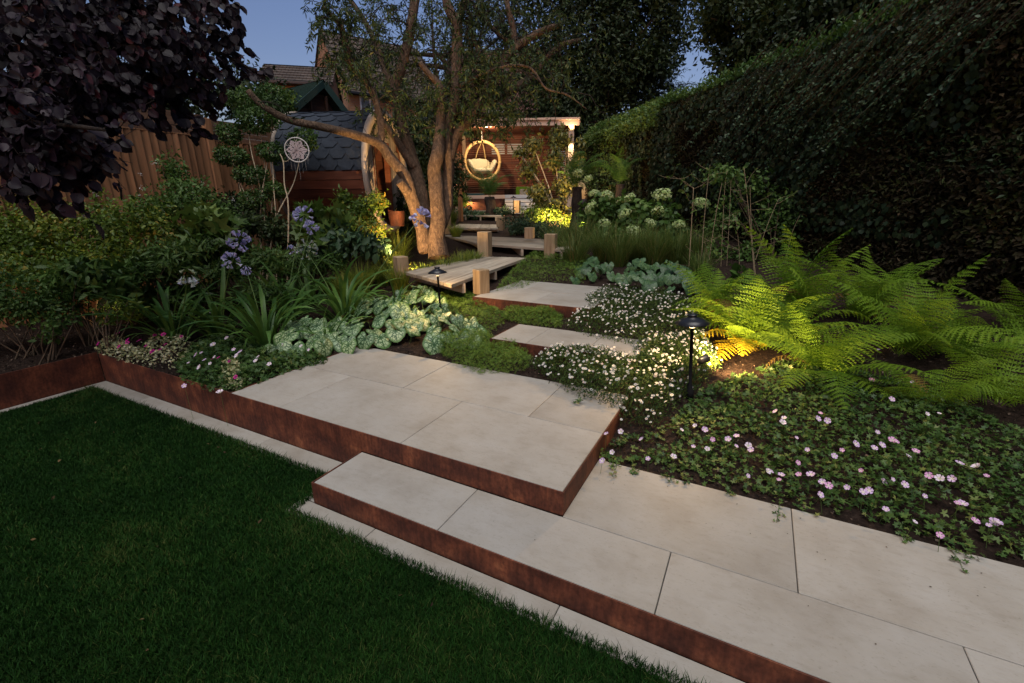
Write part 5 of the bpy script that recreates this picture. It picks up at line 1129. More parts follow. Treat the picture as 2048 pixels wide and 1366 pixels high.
def fern(label, base, n, seed, sc, ms, tilt=(0,.5), group='bright green ferns below the hedge', extra=(), name='fern', cat='fern', z=0., a0=0., span=2*PI):
    rng = np.random.RandomState(seed); b = Vector(base); t = thing(name, label, cat, base, group)
    for i in range(n):
        a = a0+span*i/n+rng.normal()*.22; M = Matrix.Translation(b+Vector((math.cos(a)*.03, math.sin(a)*.03, z))) @ Matrix.Rotation(a, 4, 'Z') @ Matrix.Rotation(tilt[0]+(tilt[1]-tilt[0])*rng.rand(), 4, 'Y') @ Matrix.Rotation(rng.normal()*.25, 4, 'X') @ Matrix.Scale(sc*(.62+.5*rng.rand()), 4) @ Matrix.Diagonal((1, .85+.35*rng.rand(), 1, 1))
        inst('frond', ms[rng.randint(len(ms)) if rng.rand() < .5 or len(ms) < 4 else rng.randint(len(ms)-1)], M, t)
    for a, tl, s, me in extra: inst('frond', me, Matrix.Translation(b+Vector((0,0,z))) @ Matrix.Rotation(a, 4, 'Z') @ Matrix.Rotation(tl, 4, 'Y') @ Matrix.Scale(s, 4), t)
    return t
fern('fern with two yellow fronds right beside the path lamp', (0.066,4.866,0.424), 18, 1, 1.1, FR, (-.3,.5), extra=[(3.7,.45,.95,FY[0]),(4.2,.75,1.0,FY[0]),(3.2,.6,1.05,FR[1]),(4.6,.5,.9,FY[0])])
fern('upright bright fern directly behind the path lamp shade', (-0.327,5.390,0.484), 14, 21, 1.05, FR, (-.4,.35))
fern('bright fern between the yellow lit fern and the front fern', (0.344,5.020,0.445), 13, 22, 1.0, FR, (-.25,.6))
fern('tall fern behind the yellow lit fern and next to the bare stemmed shrub', (0.525,5.851,0.519), 17, 2, 1.3, FR, (-.4,.3))
fern('fern in front spreading towards the pink geraniums', (0.620,4.490,0.372), 15, 3, 1.0, FR, (-.15,.75), extra=[(4.9,.75,1.0,FR[1]),(4.3,.8,.8,FR[1]),(5.4,.8,.8,FR[2])])
fern('fern against the dark hedge with upright fronds', (1.117,6.050,0.534), 15, 4, 1.3, FR, (-.4,.2))
fern('fern in the middle of the right hand group', (1.279,5.165,0.465), 15, 5, 1.1, FR, (-.3,.5))
fern('fern at the dark right end of the group near the hedge', (1.651,5.122,0.459), 12, 6, 1.0, FR, (-.25,.5))
fern('fern cut off by the right edge of the picture', (1.739,4.425,0.363), 11, 7, .85, FR, (0,.65))
fern('low fern behind the geraniums at the far right', (1.301,4.246,0.341), 10, 8, .7, FR, (.1,.6))
fern('fern in deep shade at the far right below the hedge', (2.337,5.980,0.529), 9, 9, .95, FR, (-.1,.5))

def tree_fern(label, base, h, n, seed, sc, r=.13, a0=0, span=2*PI, tilt=(-.5,.05)):
    t = fern(label, base, n, seed, sc, FT, tilt, 'tree ferns near the shelter', name='tree_fern', cat='tree fern', z=h, a0=a0, span=span)
    tb = Tubes(); b = np.array(base); tb.add([b, b+[.02,0,h*.5], b+[0,.01,h+.03]], [r*1.2, r, r*.85], 12, .06, .35); link('trunk', tb.mesh('trunk', M_DBARK), None, t)
tree_fern('tree fern with a shaggy brown trunk in front of the hanging chair', (-7.990,13.656,1.149), .72, 11, 1, .86, .17)
tree_fern('tree fern among the warm lit branches left of the hydrangeas', (-4.123,11.270,1.022), 1.05, 11, 2, .80)
tree_fern('small tree fern behind the hydrangeas in front of the ivy', (-3.535,13.049,1.164), 1.0, 8, 3, .8)

# ------------------------------------------------------------------ low carpets
def carpet(name, label, cat, poly, n, h, T, size, mat, seed, group=None, up=1.2, edge=.14, rnd_scale=3., base_layer=True, yshape=.4, holes=None):
    rng = np.random.RandomState(seed); c = np.mean([q[:2] for q in poly], axis=0); t = thing(name, label, cat, (c[0], c[1], gz(*c)), group)
    Q = sample_poly(poly, n)
    if holes is not None: Q = Q[fbm(np.concatenate([Q, 0*Q[:, :1]], 1), 6.0, seed+4) > holes]; n = len(Q)
    e = edge_dist(Q, poly); g = GZ(Q); q3 = np.concatenate([Q, 0*g[:, None]], 1)
    f = 1+.35*fbm(q3, 4.5, seed)+.25*fbm(q3, 11, seed); top = h*np.minimum(1, .25+.9*(e/edge)**.7)*f; z = g+top*(1-.75*rng.rand(n)**2.2)
    Q = Q+rng.normal(size=Q.shape)*.02; P = np.stack([Q[:,0], Q[:,1], z], 1); Y = rng.normal(size=(n,3)); Y[:, 2] = Y[:, 2]*.4+yshape
    r = np.clip(.5+.45*fbm(P, rnd_scale, seed+2)+.2*rng.normal(size=n), 0, 1)
    scatter('foliage', T, P, Y, rdir(n, up), size*(.6+.8*rng.rand(n)), mat, t, 'stuff', r)
    return t, P
M_GAL = leafmat('bright_green_carpet', [(0,(.055,.105,.014)), (.5,(.11,.20,.026)), (.85,(.18,.28,.045)), (1,(.24,.33,.08))], .55, .3, .25)
whorl = (np.array([(0,0,0)]+[p for k in range(6) for p in ((math.sin(k*PI/3-.16)*.6, math.cos(k*PI/3-.16)*.6, .05), (math.sin(k*PI/3)*1., math.cos(k*PI/3)*1., -.05), (math.sin(k*PI/3+.16)*.6, math.cos(k*PI/3+.16)*.6, .05))]), np.array([q for k in range(6) for q in ((0,3*k+2,3*k+1),(0,3*k+3,3*k+2))]))
gC = 'bright green cushions of ground cover'
carpet('ground_cover', 'bright green cushion at the back edge of the large platform', 'ground cover', [(-2.956,3.753,0.330),(-2.983,4.051,0.400),(-2.599,4.176,0.400),(-2.073,4.060,0.380),(-1.808,3.830,0.330),(-1.740,3.559,0.290),(-2.097,3.350,0.290),(-2.508,3.504,0.290)], 5200, .13, whorl, .016, M_GAL, 1, gC)
carpet('ground_cover', 'bright green carpet between the left path lamp and the upper step', 'ground cover', [(-3.486,4.339,0.420),(-4.065,5.323,0.500),(-3.652,5.621,0.520),(-3.338,5.320,0.460),(-2.667,4.882,0.440),(-2.508,4.566,0.420),(-2.558,4.109,0.400),(-3.025,4.525,0.430)], 4600, .10, whorl, .017, M_GAL, 2, gC)
carpet('ground_cover', 'dark green cushion in front of the steel edge of the upper step', 'ground cover', [(-2.599,4.695,0.440),(-2.726,4.992,0.500),(-2.229,5.117,0.500),(-1.943,4.982,0.480),(-1.855,4.689,0.440),(-2.204,4.635,0.440)], 2600, .12, whorl, .017, M_GAL, 3, gC)
carpet('ground_cover', 'green carpet behind the nearest oak post and above the upper step', 'ground cover', [(-3.140,5.303,0.600),(-3.520,6.373,0.600),(-3.897,7.954,0.620),(-4.075,9.440,0.700),(-2.910,8.570,0.650),(-2.278,7.650,0.600),(-2.298,6.692,0.580),(-2.946,6.548,0.600),(-2.896,5.912,0.600)], 6500, .13, whorl, .019, M_GAL, 4, gC)

# daisies
M_DFOL = leafmat('daisy_foliage', [(0,(.018,.040,.010)), (.6,(.045,.085,.018)), (1,(.09,.13,.03))], .6, .25, .2); M_PETW = leafmat('white_petal', [(0,(.55,.45,.48)), (.15,(.72,.70,.70)), (1,(.82,.82,.80))], .6, .3, .2); M_YEL = flat('yellow_disc', (.45,.33,.04), .8)
def T_daisy():
    v = [(0,0,0)]; f = []
    for k in range(9):
        a = 2*PI*k/9; v += [(math.cos(a-.26)*.5, math.sin(a-.26)*.5, .03), (math.cos(a+.26)*.5, math.sin(a+.26)*.5, .03)]; f.append((0, 2*k+1, 2*k+2))
    return np.array(v), np.array(f)
def daisies(label, poly, n, nf, h, seed, fs=.025):
    t, P = carpet('daisy_carpet', label, 'daisies', poly, n, h, D2n, .032, M_DFOL, seed, 'white daisy carpets spilling over the steps', up=.6, edge=.16, yshape=1.0)
    rng = np.random.RandomState(seed+9); Q = sample_poly(poly, nf); e = edge_dist(Q, poly); g = GZ(Q); q3 = np.concatenate([Q, 0*g[:, None]], 1); f = 1+.35*fbm(q3, 4.5, seed)+.25*fbm(q3, 11, seed)
    z = g+h*np.minimum(1, .25+.9*(e/.16)**.7)*f+.012+.035*rng.rand(nf)**2; C = np.stack([Q[:,0]+rng.normal(size=nf)*.025, Q[:,1]+rng.normal(size=nf)*.025, z], 1)
    N = norm(rng.normal(size=(nf,3))*.45+np.array([-.1,-.45,1.0])); Y = np.cross(N, rng.normal(size=(nf,3))); s = fs*(.65+.5*rng.rand(nf))
    scatter('blossoms', T_daisy(), C, Y, N, s, M_PETW, t, 'stuff'); V, F = scat_arrays(T_disc(6, .17, .03, .0), C+N*.001, Y, N, s); 
    link('blossom_centres', npmesh('blossom_centres', V, F, M_YEL), None, t, 'stuff')
    tb_p = C-np.array([0,0,.02]); stem = (np.array([(-.03,0,0),(.03,0,0),(0,1,0)]), np.array([(0,1,2)])); scatter('flower_stalks', stem, C-np.array([0,0,.05]), np.tile([0,0,1.], (nf,1))+rng.normal(size=(nf,3))*.1, rng.normal(size=(nf,3)), .05, M_STEM, t, 'stuff')
daisies('white daisy carpet draped over the right end of the upper step', [(-1.799,4.666,0.470),(-1.763,5.172,0.550),(-1.934,5.710,0.620),(-1.758,6.183,0.620),(-0.985,6.194,0.550),(-0.436,5.730,0.450),(-0.381,4.771,0.420),(-0.941,4.385,0.460),(-1.368,4.443,0.470)], 13000, 560, .17, 1)
daisies('white daisy carpet in front of the middle step beside the large platform', [(-1.733,3.649,0.310),(-1.674,3.921,0.400),(-1.305,4.094,0.460),(-0.881,3.977,0.470),(-0.935,4.316,0.470),(-0.401,4.953,0.420),(-0.152,4.302,0.350),(-0.327,3.720,0.300),(-0.493,3.181,0.240),(-0.729,3.157,0.270),(-1.150,3.275,0.310),(-1.522,3.517,0.300)], 15000, 640, .18, 2)

# geraniums: foliage with single flowers
M_GER = leafmat('geranium_leaf', [(0,(.022,.055,.014)), (.5,(.05,.105,.022)), (.85,(.10,.16,.035)), (1,(.17,.19,.05))], .5, .25, .3)
def flower_mesh(name, mat, n=5, notch=True, cup=.18):
    V = [(0,0,0)]; F = []
    for k in range(n):
        a = 2*PI*k/n; b = len(V)
        for da, r, z in ((-.50,.28,.08),(-.52,.46,cup),(-.22,.53,cup*1.0),(0,.48,cup*.9),(.22,.53,cup*1.0),(.52,.46,cup),(.50,.28,.08)): V.append((math.cos(a+da)*r, math.sin(a+da)*r, z))
        F += [(0,b+i,b+i+1) for i in range(6)]
    return pymesh(name, V, F, mat)
def petalmat(name, c, cin, r0=.12, r1=.35):
    m, n, l, p = newmat(name); setp(p, .6, .2); tc = n.new('ShaderNodeTexCoord'); ln = n.new('ShaderNodeVectorMath'); ln.operation = 'LENGTH'; l.new(tc.outputs['Object'], ln.inputs[0]); r = ramp(n, [(r0, cin), (r1, c)]); l.new(ln.outputs['Value'], r.inputs[0]); l.new(r.outputs[0], p.inputs['Base Color'])
    return m
FP = flower_mesh('flower', petalmat('pale_pink_petal', (.50,.36,.54), (.66,.60,.52))); FP2 = flower_mesh('flower', petalmat('pink_petal', (.52,.27,.46), (.6,.5,.48))); FWH = flower_mesh('flower', petalmat('white_pink_petal', (.62,.54,.62), (.5,.5,.35)), cup=.35); FM = flower_mesh('flower', petalmat('magenta_petal', (.42,.01,.20), (.08,.0,.06)), cup=.1)
def flowers(t, pts, meshes, h, size, seed, poly=None, stem=True):
    rng = np.random.RandomState(seed); tb = Tubes()
    for q in pts:
        z = max(q[2], gz(q[0], q[1])+h*(.85+.35*rng.rand())); N = Vector((rng.normal()*.4, -.55+rng.normal()*.35, 1)).normalized(); qz = N.to_track_quat('Z', 'Y').to_matrix().to_4x4()
        inst('flower', meshes[rng.randint(len(meshes))], Matrix.Translation((q[0], q[1], z)) @ qz @ Matrix.Rotation(rng.rand()*6, 4, 'Z') @ Matrix.Scale(size*(.55+.6*rng.rand()), 4), t)
        tb.add([(q[0]+rng.normal()*.02, q[1]+rng.normal()*.02+.02, gz(q[0], q[1])), (q[0], q[1], z)], [.0015,.001], 3, .1, cap=False)
    if stem: link('flower_stalks', tb.mesh('flower_stalks', M_STEM), None, t, 'stuff')
gp = [(-0.711,2.612,0.180),(-0.741,2.968,0.280),(-0.430,3.214,0.260),(-0.264,3.844,0.300),(0.327,4.617,0.350),(0.857,4.639,0.340),(1.329,4.487,0.330),(1.798,3.967,0.310),(1.770,3.047,0.150),(1.426,2.778,0.140),(1.187,2.758,0.140),(0.871,2.768,0.140),(0.513,2.785,0.140),(0.155,2.797,0.140),(-0.129,2.788,0.140),(-0.476,2.805,0.140)]
t, P = carpet('pink_geranium', 'wide carpet of pink flowered geranium along the stone path', 'geranium', gp, 9600, .085, LOB, .030, M_GER, 21, 'geraniums with pale pink flowers', up=1.6, edge=.25, yshape=.1, rnd_scale=2., holes=-.36)
FL = [(-0.741,2.778,0.300),(-0.669,2.888,0.280),(-0.658,2.646,0.250),(-0.686,2.518,0.250),(-0.525,2.882,0.250),(-0.304,3.112,0.270),(-0.222,3.195,0.270),(-0.156,3.139,0.270),(0.044,3.169,0.260),(-0.004,3.099,0.260),(0.273,3.556,0.280),(0.311,3.399,0.260),(0.327,3.493,0.270),(0.551,3.646,0.280),(0.586,3.563,0.280),(0.523,3.514,0.280),(0.397,3.295,0.250),(1.002,3.973,0.300),(0.863,3.533,0.280),(1.170,3.830,0.280),(1.256,3.904,0.300),(1.043,4.839,0.420),(0.934,4.297,0.360),(1.180,4.300,0.340),
 (0.253,2.861,0.220),(0.455,3.188,0.240),(0.398,3.038,0.220),(0.597,3.179,0.220),(0.647,3.265,0.230),(0.723,3.344,0.230),(0.818,3.331,0.220),(0.868,3.398,0.230),(0.938,3.414,0.230),(0.922,3.439,0.230),(1.028,3.368,0.220),(0.969,3.270,0.220),(0.718,3.058,0.200),(0.304,2.843,0.180),(0.230,2.840,0.180),(1.235,3.364,0.200),(1.301,3.363,0.200),(1.301,3.324,0.200),(1.332,3.280,0.200),(1.165,3.199,0.190),(1.041,3.130,0.190),(1.089,3.128,0.180),(0.824,3.035,0.200),(0.860,3.026,0.200),(0.741,2.918,0.170),(0.632,2.877,0.170),(0.703,2.863,0.170),(0.989,2.951,0.170),(0.793,2.771,0.160),(0.490,2.729,0.160),(0.291,2.775,0.170),(1.148,2.987,0.160),(1.118,2.934,0.160),(1.153,2.966,0.160),(1.174,2.854,0.160),(1.205,2.802,0.150),(1.255,2.855,0.160),(1.252,2.878,0.160),(0.891,2.686,0.155),(0.979,2.632,0.155),(0.129,2.753,0.180),(0.118,3.080,0.250),(0.136,3.024,0.240),(-0.095,3.057,0.250),(-0.199,2.919,0.230),(-0.115,2.912,0.220),(-0.301,2.786,0.200),(-0.444,2.716,0.180),(0.514,2.880,0.180),(0.048,3.027,0.240),(0.400,2.917,0.200),(0.453,2.887,0.190),(0.536,2.827,0.170),(0.910,3.005,0.180)]
flowers(t, FL, [FP, FP, FWH, FP2, FP], .115, .041, 3)
gl = [(-4.364,2.034,0.300),(-4.997,2.282,0.310),(-5.414,2.727,0.340),(-5.564,3.077,0.380),(-4.500,2.909,0.360),(-3.820,3.039,0.340),(-3.613,2.948,0.310),(-3.742,2.515,0.300),(-3.733,2.127,0.300),(-3.995,2.029,0.300)]
t, P = carpet('pink_geranium', 'patch of pale flowered geranium at the left corner of the large platform', 'geranium', gl, 3800, .09, LOB, .042, M_GER, 22, 'geraniums with pale pink flowers', up=1.6, edge=.2, yshape=.1, rnd_scale=2.)
flowers(t, [(-6.064,3.264,0.450),(-4.836,2.725,0.420),(-4.599,2.326,0.380),(-4.455,2.365,0.360),(-4.384,2.231,0.360),(-4.285,2.224,0.340),(-4.405,2.523,0.370),(-4.290,2.515,0.370),(-4.079,2.555,0.360),(-3.958,2.448,0.340),(-3.788,2.462,0.330),(-4.151,2.874,0.420),(-3.892,2.890,0.400),(-3.718,2.836,0.360),(-3.772,1.986,0.310),(-4.173,1.923,0.320),(-4.434,2.120,0.330),(-4.210,2.095,0.330),(-4.149,2.307,0.340),(-4.709,2.510,0.380),(-4.645,2.301,0.360),(-4.215,2.439,0.360)], [FWH, FP, FWH], .14, .05, 4)
# petunias: pale variegated foliage with magenta flowers
M_VAR = leafmat('variegated_leaf', [(0,(.14,.20,.06)), (.5,(.38,.40,.20)), (1,(.62,.60,.42))], .6, .25, .2)
for k, (lab, poly, fl) in enumerate([
  ('variegated petunia with magenta flowers at the corner of the rusty steel wall', [(-6.033,2.041,0.360),(-6.456,2.380,0.400),(-5.753,2.279,0.360),(-5.214,2.161,0.340),(-5.285,2.040,0.330)], [(-5.915,2.037,0.400),(-6.119,2.297,0.430),(-5.700,2.207,0.410),(-5.591,2.157,0.380),(-5.616,2.089,0.380)]),
  ('variegated petunia with the most magenta flowers in front of the strap leaves', [(-5.472,2.172,0.350),(-5.992,2.543,0.400),(-5.540,2.701,0.400),(-5.016,2.459,0.360),(-4.814,2.182,0.330),(-4.978,2.068,0.330)], [(-5.377,2.219,0.420),(-5.061,2.195,0.390),(-5.096,2.144,0.400),(-4.987,2.081,0.370),(-5.254,2.338,0.420),(-5.549,2.241,0.400),(-5.341,2.541,0.440),(-5.620,2.422,0.440),(-5.551,2.474,0.430),(-5.522,2.380,0.420)]),
  ('small variegated petunia beside the left edge of the large platform', [(-3.991,2.140,0.330),(-4.570,2.527,0.380),(-4.326,2.513,0.370),(-3.929,2.306,0.330),(-3.734,2.109,0.320)], [(-4.361,2.288,0.370),(-4.292,2.308,0.370),(-3.716,2.101,0.340),(-4.085,2.280,0.360)])]):
    t, P = carpet('petunia', lab, 'petunias', poly, 700, .14, D2w, .026, M_VAR, 31+k, 'variegated petunias', up=.5, edge=.12, yshape=.4)
    flowers(t, fl, [FM], .15, .052, 40+k)

# ------------------------------------------------------------------ shrubs of the left bed
def B_(lst): return [bl(*q) for q in lst]
shrub('low_bush', 'low dark green bush at the left edge of the picture above the steel wall', 'bush', (-6.703,1.722,0.270), B_([((-6.876,1.827,0.830),.5,.42,.26),((-6.806,2.067,0.734),.28,.3,.2),((-7.211,1.576,0.953),.5,.5,.35)]), 5200, .05, M_MIDG, D2, 61, 'shrubs along the left fence')
shrub('golden_bush', 'yellow green bush lit by a hidden spotlight in front of the left fence', 'bush', (-7.451,2.632,0.277), B_([((-8.114,2.586,1.481),.62,.4,.42),((-7.660,3.067,1.497),.6,.4,.40),((-7.341,3.478,1.515),.4,.35,.36),((-8.046,2.193,1.269),.4,.4,.35),((-7.536,2.647,1.124),.5,.3,.25),((-8.517,2.047,1.562),.5,.4,.5),((-7.285,3.028,1.159),.45,.3,.25),((-7.659,2.201,1.049),.4,.3,.25)]), 15500, .052, M_YELG, L6, 62, 'shrubs along the left fence', droop=.1)
shrub('leafy_perennial', 'dark leafy perennial with broad pointed leaves in front of the yellow bush', 'plant', (-6.528,2.170,0.272), B_([((-6.655,2.360,1.008),.36,.3,.22),((-6.452,2.485,0.889),.22,.22,.14),((-7.009,2.278,0.966),.2,.2,.18)]), 900, .12, M_MIDG, T_leaf(.38,.08,.3), 63, stems=12, indiv=290)
shrub('white_flowered_bush', 'tall loose bush with tiny white flowers against the left fence', 'bush', (-7.511,3.675,0.304), B_([((-7.691,4.117,1.840),.55,.4,.36),((-8.027,4.199,2.241),.22,.22,.26),((-7.254,4.247,1.552),.4,.35,.3),((-8.008,3.759,1.631),.35,.3,.25)]), 6200, .055, M_MIDG, L6, 64, 'shrubs along the left fence', thr=-.3, rough=.7)
shrub('lobed_leaf_shrub', 'shrub with large lobed bright green leaves between the white flowered bush and the agapanthus', 'shrub', (-6.688,3.634,0.301), B_([((-6.884,3.946,1.487),.36,.3,.22),((-6.639,4.008,1.297),.2,.2,.2),((-6.866,3.751,1.241),.3,.25,.2)]), 260, .24, M_LIMEG, LOB, 65, droop=.0, indiv=290)
shrub('narrow_leaf_shrub', 'dark narrow leaved shrub behind the leftmost agapanthus', 'shrub', (-6.673,3.043,0.281), B_([((-6.786,3.268,1.093),.42,.35,.22),((-6.846,2.956,0.969),.3,.3,.15),((-6.574,3.629,1.131),.35,.3,.25),((-6.805,3.339,0.650),.55,.35,.22),((-7.092,2.933,0.598),.35,.3,.2)]), 4200, .11, M_MIDG, L6n, 66)
shrub('narrow_leaf_shrub', 'low dark narrow leaved foliage between the agapanthus clumps', 'shrub', (-6.295,4.093,0.348), B_([((-6.291,4.210,1.013),.5,.4,.18),((-6.014,4.558,0.915),.4,.35,.18),((-6.309,3.701,0.936),.35,.3,.14),((-5.797,4.924,0.958),.4,.35,.16),((-5.573,3.662,0.732),.4,.3,.12)]), 5200, .09, M_MIDG, L6n, 67)
shrub('dark_shrub', 'dark bushy shrub at the foot of the cloud pruned tree', 'shrub', (-7.225,4.574,0.416), B_([((-7.380,4.881,1.524),.5,.4,.25),((-6.822,4.976,1.296),.35,.3,.25),((-7.792,4.836,1.680),.3,.3,.3)]), 4000, .065, M_DKG, L6, 68)
shrub('lobed_leaf_shrub', 'shrub with pale lobed leaves in front of the sauna wall', 'shrub', (-6.016,4.988,0.454), B_([((-6.349,5.209,1.588),.28,.25,.2),((-6.102,5.421,1.483),.32,.28,.24),((-6.073,5.111,1.232),.35,.3,.2)]), 330, .20, M_LIMEG, LOB, 69, droop=.1, indiv=295)
shrub('feathery_bush', 'yellow green feathery bush with fine leaves in front of the sauna', 'bush', (-5.965,5.744,0.511), B_([((-6.125,6.063,1.662),.34,.3,.32),((-5.956,6.327,1.824),.2,.2,.2),((-6.462,6.076,1.869),.18,.2,.16),((-5.890,5.956,1.340),.35,.3,.22)]), 3600, .075, M_YELG, T_leaf(.36,.05,.2), 70, thr=-.2, rough=.6)
shrub('glossy_shrub', 'low shrub with glossy blue green leaves below the feathery bush', 'shrub', (-5.552,5.117,0.464), B_([((-5.727,5.293,1.230),.42,.35,.22),((-5.371,5.454,1.153),.28,.28,.16),((-5.969,5.000,1.093),.3,.3,.16)]), 900, .13, M_AUC, L6, 71)
shrub('seedling', 'sparse reddish seedlings on the bare soil left of the agapanthus', 'seedlings', (-5.927,2.131,0.271), B_([((-6.095,2.247,0.687),.22,.15,.14),((-5.968,2.378,0.700),.16,.14,.16)]), 240, .06, M_YELG, T_leaf(.4,.05,.2), 72, stems=9, thr=-1)
shrub('seedling', 'sparse seedlings on the dark soil near the left edge', 'seedlings', (-6.263,1.717,0.270), B_([((-6.306,1.802,0.577),.16,.14,.14),((-6.315,1.941,0.649),.14,.14,.12)]), 230, .055, M_MIDG, T_leaf(.5,.05,.2), 73, stems=8, thr=-1)
# little white flowers of the tall bush
t = thing('white_flowers', 'tiny white flower clusters scattered over the tall bush by the left fence', 'flowers', (-7.561,3.527,0.294)); rng = np.random.RandomState(5); P = []
for p in ((-8.052,3.750,2.010),(-8.084,3.700,1.913),(-8.239,3.263,1.913),(-8.593,3.101,1.981),(-8.059,3.991,2.372),(-8.220,3.851,2.210),(-7.048,4.455,1.836),(-7.603,4.371,2.093),(-7.860,3.805,1.877),(-7.739,3.808,1.703),(-7.467,4.129,1.875),(-7.880,3.079,1.524),(-7.868,2.809,1.411),(-7.703,3.563,1.627)):
    P += [np.array(p)+rng.normal(size=3)*.018 for _ in range(10)]
P = np.array(P); scatter('blossoms', T_disc(5,.5), P, rdir(len(P)), rdir(len(P),1), .012, M_PETW, t, 'stuff')

# cloud pruned tree and dreamcatcher
def cloud_tree():
    rng = np.random.RandomState(81); b = (-6.939,4.730,0.431); t = thing('cloud_pruned_tree', 'small multi stem tree with pale stems and rounded green leaf pads before the fence', 'tree', b)
    bl_ = [((-7.390,5.653,3.410),(.36,.3,.22)),((-7.488,5.368,3.080),(.40,.3,.20)),((-7.869,5.092,2.864),(.18,.2,.17)),((-6.969,5.776,2.789),(.24,.22,.19)),((-7.792,5.013,2.522),(.30,.25,.16)),((-7.201,5.342,2.573),(.26,.22,.16)),((-7.477,5.075,2.225),(.30,.25,.16)),((-7.215,5.249,1.991),(.22,.2,.15)),((-7.288,4.919,1.835),(.24,.2,.15)),((-7.917,5.503,3.433),(.3,.3,.18))]
    tb = Tubes(); B = np.array(b)
    for k, (c, r) in enumerate(bl_):
        s = B+np.array([rng.normal()*.07, rng.normal()*.07, 0]); e = np.array(c); m1 = s*.6+e*.4+rng.normal(size=3)*.05+[0,0,.1]; tb.add([s, m1, s*.25+e*.75+rng.normal(size=3)*.04, e], [.014,.011,.008,.005], 6, .1)
    link('trunk', tb.mesh('trunk', M_PBARK), None, t)
    P, Nn = crown_pts(bl_, 13500, rng, .72, .35); leaf_mass('crown', P, Nn, L6, .045, M_CLOUD, t, rng, -.1, cs=2.5)
M_CLOUD = leafmat('pad_leaf', [(0,(.02,.045,.008)), (.6,(.045,.095,.015)), (1,(.09,.15,.025))], .5, .2, .3); cloud_tree()
t = thing('slender_sapling', 'slender bare pale stem holding the dreamcatcher', 'sapling', (-6.390,4.662,0.425)); tb = Tubes()
tb.add([(-6.418,4.647,0.424), (-6.572,5.007,1.683), (-6.679,5.081,2.057), (-6.740,5.167,2.393), (-6.806,5.176,2.520)], [.014,.012,.010,.009,.006], 7, .08); tb.add([(-6.743,5.173,2.415), (-6.657,5.228,2.444), (-6.598,5.390,2.817)], [.006,.005,.003], 6, .06); link('trunk', tb.mesh('trunk', M_PBARK), None, t)
def dreamcatcher():
    C0 = Vector((-6.488,5.242,2.568)); U = Vector((.80,.60,0)).normalized(); Z = Vector((0,0,1)); r = .175
    t = thing('dreamcatcher', 'round pale woven dreamcatcher with hanging beads beside the sauna', 'dreamcatcher', tuple(C0))
    def cv(f, n, rr, name, closed=True): 
        tb = Tubes(); tb.add([tuple(C0+U*x+Z*y) for x, y in [f(i/n) for i in range(n+1)]], [rr]*(n+1), 6, .03); return link(name, tb.mesh(name, M_CORD), None, t)
    cv(lambda u: (math.cos(2*PI*u)*r, math.sin(2*PI*u)*r), 26, .010, 'hoop')
    V = []; F = []; n = 48
    for k, f in enumerate((0,.25,.5,.62,.74)):
        for i in range(n):
            a = 2*PI*i/n; q = f*(1+.16*math.cos(6*a))*r; p = C0+U*q*math.cos(a)+Z*q*math.sin(a)-U.cross(Z)*.004*(i % 2); V.append(p)
    for k in range(4):
        for i in range(n):
            if (i+k) % 5 == 0 and k in (1,2): continue
            F.append((k*n+i, k*n+(i+1) % n, (k+1)*n+(i+1) % n, (k+1)*n+i))
    me = pymesh('woven_web', V, F, M_LACE); o = link('woven_web', me, None, t); md = o.modifiers.new('s', 'SOLIDIFY'); md.thickness = .004
    tb = Tubes()
    for k in range(12): a = 2*PI*k/12; q = .74*(1+.16*math.cos(6*a))*r; tb.add([tuple(C0+(U*math.cos(a)+Z*math.sin(a))*q), tuple(C0+(U*math.cos(a+.13)+Z*math.sin(a+.13))*r)], [.0025,.0025], 4, .1); tb.add([tuple(C0+(U*math.cos(a)+Z*math.sin(a))*q), tuple(C0+(U*math.cos(a-.13)+Z*math.sin(a-.13))*r)], [.0025,.0025], 4, .1)
    link('web_threads', tb.mesh('web_threads', M_CORD), None, t, 'stuff')
    for x, L in ((-.15,.09),(-.11,.15),(-.06,.17),(0,.26),(.05,.17),(.10,.15),(.14,.10),(.155,.07)):
        z0 = -math.sqrt(max(0, r*r-x*x)); tb = Tubes(); tb.add([tuple(C0+U*x+Z*z0), tuple(C0+U*x+Z*(z0-L))], [.0012,.0012], 4, .2)
        s = link('tassel_cord', tb.mesh('tassel_cord', M_CORD), None, t)
        V, F = lathe([(0,0),(.010,-.008),(.010,-.016),(.004,-.022),(.006,-.03),(.014,-.06),(0,-.064)], 8); V = [(C0+U*x+Z*(z0-L))+Vector(v)-C0 for v in V]; sub('bead', pymesh('bead', V, F, M_CORD, True), s)
M_CORD = flat('pale_cord', (.55,.50,.46), .8); M_LACE = flat('pink_lace', (.46,.36,.35), .9); dreamcatcher()
pp = (-6.287,7.165,1.336); t = thing('plant_pot', 'rusty metal plant pot beside the sauna porch', 'plant pot', pp); V, F = lathe([(0,0),(.13,0),(.16,.28),(.145,.28),(.13,.05),(0,.05)], 20); inst('pot', pymesh('pot', V, F, M_CORT), Matrix.Translation(pp), t)

